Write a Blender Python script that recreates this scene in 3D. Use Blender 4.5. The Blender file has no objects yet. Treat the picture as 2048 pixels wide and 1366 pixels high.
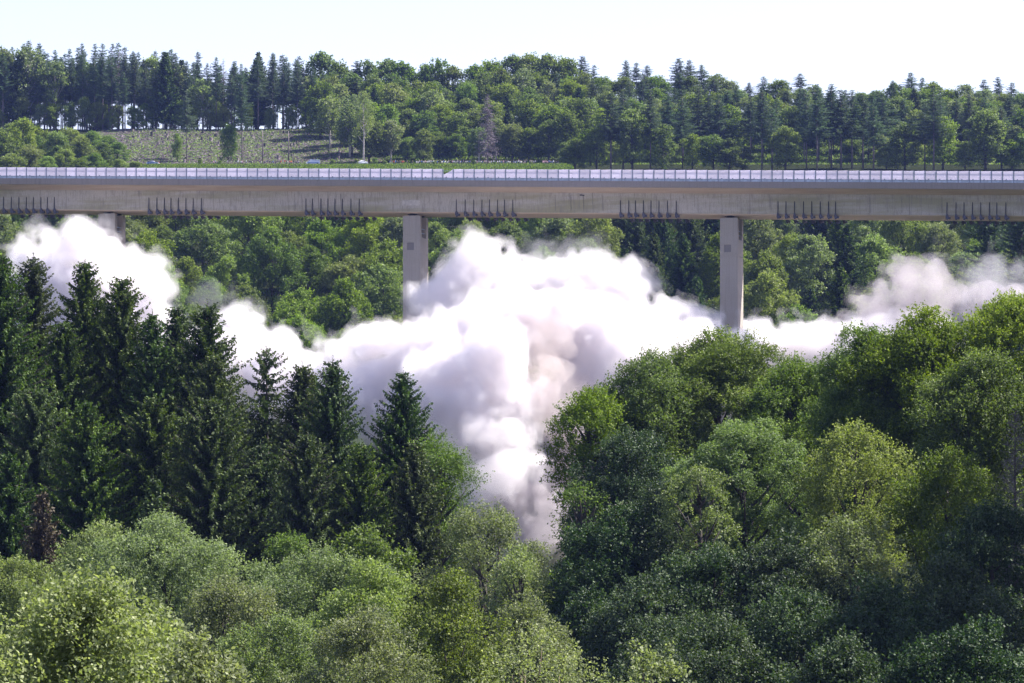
import bpy, math, time
import numpy as np
from mathutils import Vector, Matrix

R_ = math.radians
S = bpy.context.scene
COL = S.collection
F = 7680.0            # focal length in photograph pixels
HZ = 1130.0           # horizon row

def W(px, py, d):
    """world point seen at pixel (px,py) of the 2048-wide photo, d metres away"""
    return ((px-1024.0)*d/F, d, (HZ-py)*d/F)

# ------------------------------------------------------------------ materials
MATS = {}
def newmat(name):
    m = bpy.data.materials.new(name); m.use_nodes = True
    nt = m.node_tree; nt.nodes.clear()
    out = nt.nodes.new('ShaderNodeOutputMaterial')
    MATS[name] = m
    return m, nt, out

def N(nt, typ, **kw):
    n = nt.nodes.new(typ)
    for k, v in kw.items():
        if k in n.inputs.keys(): n.inputs[k].default_value = v
        else: setattr(n, k, v)
    return n

def noise(nt, scale, vec=None, detail=4, rough=0.6, stretch=None):
    if vec is None:
        vec = nt.nodes.new('ShaderNodeTexCoord').outputs['Object']
    if stretch:
        mp = nt.nodes.new('ShaderNodeMapping'); mp.inputs['Scale'].default_value = stretch
        nt.links.new(vec, mp.inputs['Vector']); vec = mp.outputs['Vector']
    n = nt.nodes.new('ShaderNodeTexNoise')
    n.inputs['Scale'].default_value = scale; n.inputs['Detail'].default_value = detail
    n.inputs['Roughness'].default_value = rough
    nt.links.new(vec, n.inputs['Vector'])
    return n.outputs['Fac']

def ramp(nt, fac, stops):
    r = nt.nodes.new('ShaderNodeValToRGB')
    e = r.color_ramp.elements
    while len(e) < len(stops): e.new(0.5)
    for k, (p, c) in enumerate(stops):
        e[k].position = p; e[k].color = (c[0], c[1], c[2], 1)
    nt.links.new(fac, r.inputs['Fac'])
    return r.outputs['Color']

def mixc(nt, fac, a, b, mode='MIX'):
    m = nt.nodes.new('ShaderNodeMix'); m.data_type = 'RGBA'; m.blend_type = mode
    def put(sock, v):
        if isinstance(v, (tuple, list)): sock.default_value = (v[0], v[1], v[2], 1)
        elif isinstance(v, (int, float)): sock.default_value = v
        else: nt.links.new(v, sock)
    put(m.inputs[0], fac); put(m.inputs[6], a); put(m.inputs[7], b)
    return m.outputs[2]

def math_(nt, op, a, b=0.0, c=0.0, clamp=False):
    m = nt.nodes.new('ShaderNodeMath'); m.operation = op; m.use_clamp = clamp
    for k, v in enumerate((a, b, c)):
        if isinstance(v, (int, float)): m.inputs[k].default_value = v
        else: nt.links.new(v, m.inputs[k])
    return m.outputs[0]

def leafmat(name, dark, mid, light, trans=0.42, rough=0.5, spec=0.4, tcol=(1.15, 1.25, 0.6), var=0.12):
    m, nt, out = newmat(name)
    at = N(nt, 'ShaderNodeAttribute', attribute_name='tint')
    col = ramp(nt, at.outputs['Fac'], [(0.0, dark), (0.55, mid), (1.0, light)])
    oi = nt.nodes.new('ShaderNodeObjectInfo')
    hsv = nt.nodes.new('ShaderNodeHueSaturation')
    nt.links.new(col, hsv.inputs['Color'])
    nt.links.new(math_(nt, 'MULTIPLY_ADD', oi.outputs['Random'], 0.034, 0.484), hsv.inputs['Hue'])
    rv = math_(nt, 'FRACT', math_(nt, 'MULTIPLY', oi.outputs['Random'], 7.31))
    nt.links.new(math_(nt, 'MULTIPLY_ADD', rv, var*4, 1-var*2), hsv.inputs['Value'])
    rs = math_(nt, 'FRACT', math_(nt, 'MULTIPLY', oi.outputs['Random'], 3.77))
    nt.links.new(math_(nt, 'MULTIPLY_ADD', rs, 0.3, 0.9), hsv.inputs['Saturation'])
    c = hsv.outputs['Color']
    p = N(nt, 'ShaderNodeBsdfPrincipled', Roughness=rough+.12)
    p.inputs['Specular IOR Level'].default_value = spec*.7
    nt.links.new(c, p.inputs['Base Color'])
    t = nt.nodes.new('ShaderNodeBsdfTranslucent')
    nt.links.new(mixc(nt, 1.0, c, tcol, 'MULTIPLY'), t.inputs['Color'])
    mx = nt.nodes.new('ShaderNodeMixShader'); mx.inputs[0].default_value = trans
    nt.links.new(p.outputs[0], mx.inputs[1]); nt.links.new(t.outputs[0], mx.inputs[2])
    nt.links.new(mx.outputs[0], out.inputs['Surface'])
    return m

def plain(name, col, rough=0.7, metal=0.0, spec=0.3, nscale=None, amt=0.25, bump=0.0):
    m, nt, out = newmat(name)
    p = N(nt, 'ShaderNodeBsdfPrincipled', Roughness=rough, Metallic=metal)
    p.inputs['Specular IOR Level'].default_value = spec
    if nscale:
        f = noise(nt, nscale)
        c = ramp(nt, f, [(0.3, tuple(x*(1-amt) for x in col)), (0.7, tuple(min(1, x*(1+amt)) for x in col))])
        nt.links.new(c, p.inputs['Base Color'])
        if bump:
            b = N(nt, 'ShaderNodeBump', Strength=bump); nt.links.new(f, b.inputs['Height'])
            nt.links.new(b.outputs[0], p.inputs['Normal'])
    else:
        p.inputs['Base Color'].default_value = (*col, 1)
    nt.links.new(p.outputs[0], out.inputs['Surface'])
    return m

# ------------------------------------------------------------------ object helpers
def tag(o, label=None, cat=None, group=None, kind=None):
    if label: o['label'] = label
    if cat: o['category'] = cat
    if group: o['group'] = group
    if kind: o['kind'] = kind
    return o

def empty(name, loc, rz=0.0):
    o = bpy.data.objects.new(name, None); COL.objects.link(o)
    o.location = loc; o.rotation_euler = (0, 0, rz); o.empty_display_size = 0.5
    return o

def mesh_np(name, verts, faces, tint=None, smooth=False, mats=(), midx=None):
    """faces: (N,k) int array with constant k"""
    me = bpy.data.meshes.new(name)
    verts = np.asarray(verts, np.float32); faces = np.asarray(faces, np.int32)
    n, k = faces.shape
    me.vertices.add(len(verts)); me.vertices.foreach_set('co', verts.ravel())
    me.loops.add(n*k); me.loops.foreach_set('vertex_index', faces.ravel())
    me.polygons.add(n)
    me.polygons.foreach_set('loop_start', np.arange(0, n*k, k, dtype=np.int32))
    me.polygons.foreach_set('use_smooth', np.full(n, smooth))
    if midx is not None: me.polygons.foreach_set('material_index', np.asarray(midx, np.int32))
    me.update(calc_edges=True)
    if tint is not None:
        a = me.attributes.new('tint', 'FLOAT', 'POINT')
        a.data.foreach_set('value', np.asarray(tint, np.float32))
    for m in mats: me.materials.append(m)
    return me

def link(name, me, parent=None, loc=(0, 0, 0)):
    o = bpy.data.objects.new(name, me); COL.objects.link(o)
    o.parent = parent; o.location = loc
    return o

class MB:
    """collects boxes and tubes into one polygon mesh"""
    def __init__(s): s.v = []; s.f = []; s.m = []
    def add(s, vs, fs, mi=0):
        b = len(s.v); s.v += [tuple(v) for v in vs]
        s.f += [tuple(i+b for i in f) for f in fs]; s.m += [mi]*len(fs)
    def box(s, x0, x1, y0, y1, z0, z1, mi=0, M=None):
        vs = [(x, y, z) for z in (z0, z1) for y in (y0, y1) for x in (x0, x1)]
        if M is not None: vs = [tuple(M @ Vector(v)) for v in vs]
        s.add(vs, [(0, 2, 3, 1), (4, 5, 7, 6), (0, 1, 5, 4), (2, 6, 7, 3), (0, 4, 6, 2), (1, 3, 7, 5)], mi)
    def tube(s, pts, rads, n=6, mi=0, cap=True):
        pts = [Vector(p) for p in pts]; rings = []
        for i, p in enumerate(pts):
            d = (pts[min(i+1, len(pts)-1)] - pts[max(i-1, 0)]).normalized()
            a = d.cross(Vector((0.3, 1, 0.13))).normalized(); b = d.cross(a)
            rings.append([p + (a*math.cos(2*math.pi*k/n) + b*math.sin(2*math.pi*k/n))*rads[i] for k in range(n)])
        vs = [v for r in rings for v in r]; fs = []
        for i in range(len(pts)-1):
            for k in range(n):
                fs.append((i*n+k, i*n+(k+1) % n, (i+1)*n+(k+1) % n, (i+1)*n+k))
        if cap:
            fs.append(tuple(range(n))[::-1]); fs.append(tuple((len(pts)-1)*n+k for k in range(n)))
        s.add(vs, fs, mi)
    def prism(s, prof, x0, x1, mi=0):
        """profile (y,z) extruded along x"""
        n = len(prof)
        vs = [(x0, y, z) for y, z in prof] + [(x1, y, z) for y, z in prof]
        fs = [(i, (i+1) % n, n+(i+1) % n, n+i) for i in range(n)]
        fs += [tuple(range(n))[::-1], tuple(range(n, 2*n))]
        s.add(vs, fs, mi)
    def mesh(s, name, mats, smooth=False):
        me = bpy.data.meshes.new(name); me.from_pydata(s.v, [], s.f)
        for m in mats: me.materials.append(m)
        me.polygons.foreach_set('material_index', s.m)
        me.polygons.foreach_set('use_smooth', [smooth]*len(s.f)); me.update()
        return me
    def build(s, name, mats, parent=None, loc=(0, 0, 0), smooth=False):
        if not isinstance(mats, (list, tuple)): mats = [mats]
        return link(name, s.mesh(name, mats, smooth), parent, loc)

def copy_tree(o, parent=None):
    c = o.copy(); COL.objects.link(c); c.parent = parent
    for ch in o.children: copy_tree(ch, c)
    return c

def unit(a): return a/np.maximum(np.linalg.norm(a, axis=-1, keepdims=True), 1e-9)

def diamonds(c, u, v):
    """leaf quads: centre c, half length vector u, half width vector v"""
    n = len(c)
    V = np.stack([c-u, c+v-u*0.1, c+u, c-v-u*0.1], 1).reshape(-1, 3)
    return V, np.arange(4*n, dtype=np.int32).reshape(-1, 4)

# ------------------------------------------------------------------ ground shape
GP = [(-400, -2), (0, -3), (60, -9), (100, -14), (200, -22), (300, -27), (450, -30), (640, -26), (700, -16), (740, 2),
      (800, 30), (900, 56), (1000, 78), (1100, 97), (1200, 115), (1300, 131), (1384, 144.2), (1394, 145.4), (1404, 146.0), (1412, 147.5),
      (1450, 157), (1520, 172.6), (1545, 174.5), (1600, 172), (1700, 160), (2600, 60), (6000, -30)]
GD = np.array([p[0] for p in GP], float); GZ = np.array([p[1] for p in GP], float)
def sst(a, b, x):
    t = np.clip((np.asarray(x, float)-a)/(b-a), 0, 1); return t*t*(3-2*t)
def G(x, y):
    x = np.asarray(x, float); y = np.asarray(y, float)
    z = np.interp(y, GD, GZ)
    w = sst(150, 320, y)*(1-sst(560, 740, y))
    z = z + w*25*sst(6, 52, np.abs(x-3)) + 18*sst(46, 90, x)*sst(150, 250, y)*(1-sst(420, 600, y))
    z = z + 14*sst(8, 40, x)*sst(560, 640, y)*(1-sst(690, 740, y))
    # the wood on the right of the clearing stands on a swell
    z = z + 6*sst(1430, 1520, y)*sst(-40, 30, x)*(1-sst(120, 230, x))
    z = z - 4*sst(1430, 1520, y)*sst(100, 200, x)
    z = z + 0.5*np.sin(x*0.11+1.3)*np.sin(y*0.07) * sst(700, 800, y) * (1-sst(1375, 1390, y)*(1-sst(1410, 1425, y)))
    return z

# ------------------------------------------------------------------ foliage generators
def leaves_on_lobes(rng, C, Rl, per_m2, lps, leaf, slen, up=0.35, flat=0.8, wid=0.62, spread=0.16, upbias=0.3):
    Cs = []; Us = []; Vs = []; Ts = []
    n_s = np.maximum(3, (per_m2*4*np.pi*Rl**2*0.75).astype(int))
    idx = np.repeat(np.arange(len(C)), n_s)
    d = rng.normal(size=(len(idx), 3)); d[:, 2] += upbias; d = unit(d)
    lobe_t = rng.uniform(-0.12, 0.12, len(C))
    base = C[idx] + d*Rl[idx, None]*np.array([1, 1, flat])*rng.uniform(0.45, 0.95, (len(idx), 1))
    ax = unit(d + np.array([0, 0, up]) + rng.normal(size=d.shape)*0.35)
    L = slen*rng.uniform(0.5, 1.3, len(idx))
    m = len(idx)*lps
    k = np.repeat(np.arange(len(idx)), lps)
    t = rng.uniform(0, 1, m)
    P = base[k] + ax[k]*(L[k]*t)[:, None] + rng.normal(size=(m, 3))*(spread*slen*2*(1.15-0.7*t))[:, None]
    nrm = unit(rng.normal(size=(m, 3)) + np.array([0, 0, 0.55]) + ax[k]*0.2)
    u = unit(np.cross(nrm, rng.normal(size=(m, 3)) + 1e-3))
    v = np.cross(nrm, u)
    s = leaf*rng.uniform(0.65, 1.3, m)*0.5
    tint = np.clip(0.45 + lobe_t[idx][k] + 0.25*(t-0.5) + rng.normal(size=m)*0.16, 0, 1)
    return P, u*s[:, None], v*(s*wid)[:, None], tint

def envelope(h, top=0.85):
    return np.sqrt(np.clip(1-(2*h-top)**2/1.36, 0.02, 1))

def broadleaf(seed, H, R, cb=0.22, nl=34, per=5.0, lps=9, leaf=0.2, slen=0.6, up=0.35, lobe=(0.2, 0.34),
              trunk_r=None, top=0.85, spread=0.16, wid=0.62, flat=0.8, stems=1, lean=0.0, asp=1.1, depth=3.0, maxlobe=2.3, tw=1.0, nlk=1.7):
    """a domed crown of leafy lobes over a forked trunk; returns (trunk MB, crown arrays)"""
    rng = np.random.default_rng(seed)
    Hc = min(H*(1-cb), depth*R); nl = int(nl*nlk)
    dz = Hc*(np.arange(nl)+0.5)/nl*np.where(rng.random(nl) < .35, rng.uniform(0.2, 1, nl), 1)
    dz[0] = 0.0
    Rl = np.minimum(R*rng.uniform(lobe[0], lobe[1], nl), maxlobe)
    az = np.arange(nl)*2.399 + rng.uniform(-0.6, 0.6, nl)
    A = asp*R
    e = R*np.where(dz < A, np.sqrt(np.clip(1-(1-dz/A)**2, 0.03, 1)), 1-0.25*np.clip((dz-A)/max(Hc-A, .1), 0, 1)**1.5)
    inner = rng.random(nl) < 0.22
    rad = np.maximum(0, e-Rl*0.6)*np.where(inner, rng.uniform(.2, .7, nl), rng.uniform(0.8, 1.08, nl))
    p1, p2 = rng.uniform(0, 6.28, 2)
    asym = 1+0.17*np.sin(az*2+p1+dz/R*1.6)+0.13*np.sin(az*3+p2-dz/R)
    C = np.stack([rad*np.cos(az)*asym, rad*np.sin(az)*asym, H-dz-Rl*0.8+rng.normal(size=nl)*0.10*R], 1)
    C[:, 0] += lean*(H-dz)
    P, u, v, t = leaves_on_lobes(rng, C, Rl, per, lps, leaf, slen, up, flat, wid, spread)
    dzz = H-np.percentile(P[:, 2], 99.9); P[:, 2] += dzz; C[:, 2] += dzz
    keep = P[:, 2] > 0.3; P = P[keep]; u = u[keep]; v = v[keep]; t = t[keep]
    tr = MB(); r0 = (trunk_r or 0.013*H+0.05)*tw
    for sidx in range(stems):
        ox = 0 if stems == 1 else rng.uniform(-0.25, 0.25)*R; oy = 0 if stems == 1 else rng.uniform(-0.25, 0.25)*R
        zt = H-0.45*R
        pts = [(ox*k*1.2 + rng.uniform(-.15, .15)*k*2 + lean*H*k, oy*k*1.2 + rng.uniform(-.15, .15)*k*2, -0.6+zt*k) for k in (0, .25, .5, .75, 1)]
        tr.tube(pts, [r0*1.25, r0, r0*0.75, r0*0.45, r0*0.12], 7)
    for i in range(0, nl, max(1, nl//26)):
        c = C[i]; zs = max(H*0.12, c[2]-0.9*np.hypot(c[0]-lean*c[2], c[1])-1.0)
        a = Vector((lean*zs, 0, zs)); b = Vector(c); b = a.lerp(b, 0.85)
        mid = a.lerp(b, 0.5) + Vector((0, 0, -0.25))
        tr.tube([a, mid, b], [r0*0.36, r0*0.2, r0*0.05], 5)
    return tr, (P, u, v, t)

def conifer(seed, H, R, cb=0.1, step=0.45, nb=6, dens=1.0, droop=0.35, tip=0.25, needle=0.42, wid=0.2, jitter=0.25,
            power=0.85, hang=0.5, trunk_r=None):
    rng = np.random.default_rng(seed)
    Ps = []; Us = []; Vs = []; Ts = []
    tr = MB(); r0 = trunk_r or 0.011*H+0.05
    tr.tube([(0, 0, -0.6), (0.05, 0, H*.35), (-.03, .05, H*.7), (0, 0, H*0.995)], [r0*1.15, r0*.85, r0*.45, 0.02], 7)
    z = H*cb; branches = []
    while z < H*0.985:
        f = (z-H*cb)/(H*(1-cb))
        Lb = R*(1-f)**power*(0.55+0.45*min(1, f*7+0.3))+0.12
        n = nb if Lb > 1 else 5
        a0 = rng.uniform(0, 6.28); lev = rng.uniform(1-jitter*.6, 1+jitter*.6)
        for k in range(n):
            if rng.random() > dens: continue
            a = a0 + k*6.283/n + rng.uniform(-.35, .35)
            branches.append((z+rng.uniform(-.15, .15), a, Lb*lev*rng.uniform(1-jitter, 1+jitter), f))
        z += step*rng.uniform(0.75, 1.25)*(0.55+0.45*(1-f))
    for (zb, a, L, f) in branches:
        n = max(3, int(L/0.2)); s = (np.arange(n)+0.6)/n
        dirx, diry = math.cos(a), math.sin(a)
        dr = droop*L*(1-f*0.75); rise = (0.25*L if f > 0.8 else 0)
        zc = zb - dr*np.sin(s*math.pi*0.62) + tip*L*s**3 + rise*s
        rr = s*L
        cen = np.stack([dirx*rr, diry*rr, zc], 1)
        if L > 1.0 and (len(branches) < 900):
            tr.tube([(0, 0, zb), tuple(cen[n//2]), tuple(cen[-1])], [0.05, .03, .008], 3, cap=False)
        q = 5
        cc = np.repeat(cen, q, 0); ss = np.repeat(s, q); m = len(cc)
        side = np.where(rng.random(m) < 0.5, -1, 1)
        outw = np.array([dirx, diry, 0]); sidev = np.array([-diry, dirx, 0])
        tl = (0.22+0.5*(1-ss)*min(1, L/3))*rng.uniform(0.6, 1.3, m)*needle/0.42
        hg = rng.random(m) < hang
        dv = outw*0.75 + side[:, None]*sidev*rng.uniform(0.3, 1.1, (m, 1)) + np.array([0, 0, 0.05])
        dv = np.where(hg[:, None], sidev*side[:, None]*0.4+outw*0.25+np.array([0, 0, -1.0]), dv)
        dv = unit(dv + rng.normal(size=(m, 3))*0.22)
        c = cc + dv*(tl*0.5)[:, None] + rng.normal(size=(m, 3))*0.05
        nr = unit(np.cross(dv, rng.normal(size=(m, 3))))
        Ps.append(c); Us.append(dv*(tl*0.55)[:, None]); Vs.append(nr*(wid*needle*rng.uniform(.7, 1.3, m))[:, None])
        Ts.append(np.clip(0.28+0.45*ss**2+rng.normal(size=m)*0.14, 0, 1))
    # leader
    m = 14; zz = H*np.linspace(0.95, 1.0, m); dv = unit(rng.normal(size=(m, 3))*0.7+np.array([0, 0, 0.9]))
    Ps.append(np.stack([zz*0, zz*0, zz], 1)+dv*.08); Us.append(dv*0.16); Vs.append(unit(np.cross(dv, rng.normal(size=(m, 3))))*0.05); Ts.append(np.full(m, .6))
    return tr, (np.concatenate(Ps), np.concatenate(Us), np.concatenate(Vs), np.concatenate(Ts))

def twigs_tree(seed, H, R, cb=0.1, n=260, r0=0.2, up=0.3, sub=9, thin=0.03):
    """leafless fine-branched crown: trunk MB and a twig quad soup"""
    rng = np.random.default_rng(seed)
    tr = MB(); tr.tube([(0, 0, -.5), (.1, 0, H*.4), (0, .1, H*.75), (0, 0, H)], [r0*1.2, r0*.8, r0*.4, .02], 6)
    P = []; U = []
    for i in range(n):
        f = rng.uniform(0, 1)**0.9; z = H*(cb+(1-cb)*f); a = rng.uniform(0, 6.28)
        L = R*(1-f)**.7*rng.uniform(.5, 1.1)+.3
        d = np.array([math.cos(a), math.sin(a), up+rng.uniform(-.25, .25)]); d /= np.linalg.norm(d)
        b = np.array([0, 0, z]); segs = 5
        for k in range(segs):
            e = b + d*L/segs; P.append((b+e)/2); U.append((e-b)/2*1.05)
            for j in range(sub//3):
                dd = unit(d + rng.normal(size=3)*0.7); l2 = L*.22*rng.uniform(.4, 1.2); P.append(e+dd*l2/2); U.append(dd*l2/2)
            b = e; d = unit(d + rng.normal(size=3)*.15+np.array([0, 0, -.03]))
    P = np.array(P); U = np.array(U)
    V = unit(np.cross(U, rng.normal(size=U.shape)))*thin
    return tr, (P, U, V, rng.uniform(0, 1, len(P)))

def make_tree(name, gen, leaf_m, bark_m, loc, rz=0.0, crown='crown', scale=(1, 1, 1)):
    tr, (P, u, v, t) = gen
    root = empty(name, loc, rz); root.scale = scale
    if leaf_m.name.startswith('spruce') and loc[1] > 0: root.rotation_euler = (0.012*math.sin(loc[0]*7), 0.011*math.sin(loc[0]*3+1), rz)
    tr.build('trunk', bark_m, root, smooth=True)
    V, Fc = diamonds(P, u, v)
    link(crown, mesh_np(crown, V, Fc, np.repeat(t, 4), mats=[leaf_m]), root)
    return root

# ------------------------------------------------------------------ materials used
LEAF = {
 'beech':  leafmat('beech_leaves', (0.040, 0.062, 0.015), (0.108, 0.152, 0.032), (0.26, 0.32, 0.075), spec=0.4, var=.07),
 'birch':  leafmat('birch_leaves', (0.072, 0.100, 0.045), (0.165, 0.208, 0.085), (0.32, 0.37, 0.16), spec=0.5, var=.07),
 'fresh':  leafmat('fresh_leaves', (0.078, 0.112, 0.024), (0.165, 0.222, 0.052), (0.32, 0.38, 0.10), spec=0.4, var=.06),
 'dark':   leafmat('dark_leaves', (0.018, 0.034, 0.014), (0.038, 0.066, 0.026), (0.11, 0.15, 0.06), spec=0.45, trans=.3, var=.07),  # darker leaf copy for the low right trees; their shade is in the colour
 'maple':  leafmat('maple_leaves', (0.09, 0.115, 0.05), (0.195, 0.235, 0.10), (0.42, 0.45, 0.24), spec=0.5, var=0.03),
 'spruce': leafmat('spruce_needles', (0.016, 0.032, 0.012), (0.048, 0.078, 0.020), (0.14, 0.19, 0.045), trans=0.25, spec=0.3),
 'larch':  leafmat('larch_needles', (0.040, 0.066, 0.044), (0.075, 0.112, 0.066), (0.12, 0.17, 0.09), trans=0.35),
 'dead':   leafmat('dead_twigs', (0.10, 0.085, 0.095), (0.17, 0.145, 0.16), (0.26, 0.23, 0.24), trans=0.05, tcol=(1, 1, 1)),
 'brush':  leafmat('cut_brush', (0.05, 0.04, 0.042), (0.11, 0.09, 0.095), (0.24, 0.21, 0.23), trans=0.05, tcol=(1, 1, 1)),
 'brown':  leafmat('brown_twigs', (0.028, 0.024, 0.014), (0.055, 0.044, 0.024), (0.09, 0.078, 0.04), trans=0.1, tcol=(1, 1, 1)),
}
BARK = plain('bark', (0.055, 0.047, 0.042), 0.9, nscale=3, amt=0.4)
BARKP = plain('pale_bark', (0.38, 0.35, 0.33), 0.85, nscale=2, amt=0.5)
BARKL = plain('larch_bark', (0.17, 0.14, 0.14), 0.9, nscale=2, amt=0.35)

# ------------------------------------------------------------------ camera, light, world
cam = bpy.data.cameras.new('camera'); co = bpy.data.objects.new('camera', cam); COL.objects.link(co)
co.location = (0, 0, 0); co.rotation_euler = (R_(90), 0, 0)
cam.sensor_width = 36; cam.lens = F/2048*36; cam.shift_y = (HZ-683)/2048
cam.clip_start = 1; cam.clip_end = 20000
S.camera = co
SUN_AZ, SUN_EL = 75.0, 52.0     # azimuth measured from the view axis (+Y) towards +X
sv = Vector((math.sin(R_(SUN_AZ))*math.cos(R_(SUN_EL)), math.cos(R_(SUN_AZ))*math.cos(R_(SUN_EL)), math.sin(R_(SUN_EL))))
sl = bpy.data.lights.new('sun', 'SUN'); so = bpy.data.objects.new('sun', sl); COL.objects.link(so)
sl.energy = 5.0; sl.angle = R_(0.5); sl.color = (1.0, 0.955, 0.89)
so.rotation_euler = sv.to_track_quat('Z', 'Y').to_euler(); so.location = (300, 300, 500)
wd = bpy.data.worlds.new('World'); S.world = wd; wd.use_nodes = True
wn = wd.node_tree; bg = wn.nodes['Background']
sk = wn.nodes.new('ShaderNodeTexSky'); sk.sky_type = 'NISHITA'; sk.sun_disc = False
sk.sun_elevation = R_(SUN_EL); sk.sun_rotation = R_(SUN_AZ); sk.air_density = 1.0; sk.dust_density = 1.6; sk.altitude = 300
wc = mixc(wn, 1.0, sk.outputs[0], (1.10, 0.935, 1.02), 'MULTIPLY'); wn.links.new(wc, bg.inputs['Color']); bg.inputs['Strength'].default_value = 0.10
S.view_settings.view_transform = 'Standard'; S.view_settings.look = 'None'
S.view_settings.exposure = 1.5; S.view_settings.gamma = 1
S.render.engine = 'CYCLES'
cy = S.cycles
cy.max_bounces = 18; cy.diffuse_bounces = 3; cy.glossy_bounces = 2; cy.transmission_bounces = 4
cy.volume_bounces = 16; cy.transparent_max_bounces = 8
cy.volume_step_rate = 4; cy.volume_max_steps = 256
cy.use_denoising = True; cy.use_adaptive_sampling = True; cy.adaptive_threshold = 0.015
cy.sample_clamp_indirect = 6; cy.caustics_reflective = False; cy.caustics_refractive = False

# ------------------------------------------------------------------ ground
def ground_material():
    m, nt, out = newmat('hillside_ground')
    tc = nt.nodes.new('ShaderNodeTexCoord'); sep = nt.nodes.new('ShaderNodeSeparateXYZ')
    nt.links.new(tc.outputs['Object'], sep.inputs[0])
    n1 = noise(nt, 0.05, detail=5); n2 = noise(nt, 0.9, detail=4, stretch=(1, 0.35, 1)); n3 = noise(nt, 0.35, detail=3)
    forest = ramp(nt, n2, [(0.3, (0.012, 0.014, 0.007)), (0.6, (0.022, 0.028, 0.012)), (0.8, (0.03, 0.028, 0.018))])
    brush = ramp(nt, n2, [(0.32, (0.035, 0.028, 0.030)), (0.5, (0.065, 0.054, 0.055)), (0.68, (0.125, 0.105, 0.112))])
    green = ramp(nt, n3, [(0.3, (0.035, 0.06, 0.015)), (0.7, (0.08, 0.115, 0.035))])
    patch = ramp(nt, n3, [(0.47, (0, 0, 0)), (0.60, (1, 1, 1))])
    clear = mixc(nt, patch, brush, green)
    # the felled clearing: a bounded area of the hillside
    xr = math_(nt, 'MULTIPLY_ADD', n1, 40.0, sep.outputs[0])
    a = math_(nt, 'GREATER_THAN', xr, -145.0); b = math_(nt, 'LESS_THAN', xr, -30.0)
    c = math_(nt, 'GREATER_THAN', sep.outputs[1], 1385.0)
    d = math_(nt, 'LESS_THAN', math_(nt, 'MULTIPLY_ADD', n1, 30.0, sep.outputs[1]), 1550.0)
    mask = math_(nt, 'MULTIPLY', math_(nt, 'MULTIPLY', a, b), math_(nt, 'MULTIPLY', c, d))
    col = mixc(nt, mask, forest, clear)
    p = N(nt, 'ShaderNodeBsdfPrincipled', Roughness=0.95); p.inputs['Specular IOR Level'].default_value = 0.0; nt.links.new(col, p.inputs['Base Color'])
    bp = N(nt, 'ShaderNodeBump', Strength=0.8, Distance=0.6); nt.links.new(n2, bp.inputs['Height']); nt.links.new(bp.outputs[0], p.inputs['Normal'])
    nt.links.new(p.outputs[0], out.inputs['Surface'])
    return m

def build_ground():
    xs = np.concatenate([np.arange(-2400, -240, 60), np.arange(-240, 240, 4), np.arange(240, 2401, 60)]).astype(float)
    ys = np.concatenate([np.arange(-300, 0, 30), np.arange(0, 1370, 10), np.arange(1370, 1620, 3), np.arange(1620, 2600, 30), np.arange(2600, 9001, 400)]).astype(float)
    X, Y = np.meshgrid(xs, ys); Z = G(X, Y)
    V = np.stack([X, Y, Z], -1).reshape(-1, 3); nx, ny = len(xs), len(ys)
    i = np.arange(ny-1)[:, None]*nx+np.arange(nx-1)[None]
    Fc = np.stack([i, i+1, i+nx+1, i+nx], -1).reshape(-1, 4)
    o = link('ground', mesh_np('ground', V, Fc, smooth=True, mats=[ground_material()])); tag(o, kind='structure')
    # lane along the hillside
    xs = np.arange(-400, 401, 8.0); V = []
    for y in (1394.5, 1403.5): V.append(np.stack([xs, np.full_like(xs, y), G(xs, np.full_like(xs, y))+0.06], 1))
    n = len(xs); V = np.concatenate(V); i = np.arange(n-1)
    o = link('road', mesh_np('road', V, np.stack([i, i+1, i+n+1, i+n], 1), mats=[plain('lane_asphalt', (0.09, 0.09, 0.09), .9, nscale=2)]))
    tag(o, kind='structure')
build_ground()

# ------------------------------------------------------------------ bridge
TH = R_(12.8); cT, sT = math.cos(TH), math.sin(TH); DB = 713.0; GR = -0.0267
def tpx(px, s=0.0):
    q = px-1024.0
    return (q*(DB+s*cT)-F*s*sT)/(F*cT+q*sT)
def dist(t, s): return DB-t*sT+s*cT
def zpy(py, t, s): return (HZ-py)*dist(t, s)/F
BZ = -20.0

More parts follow.
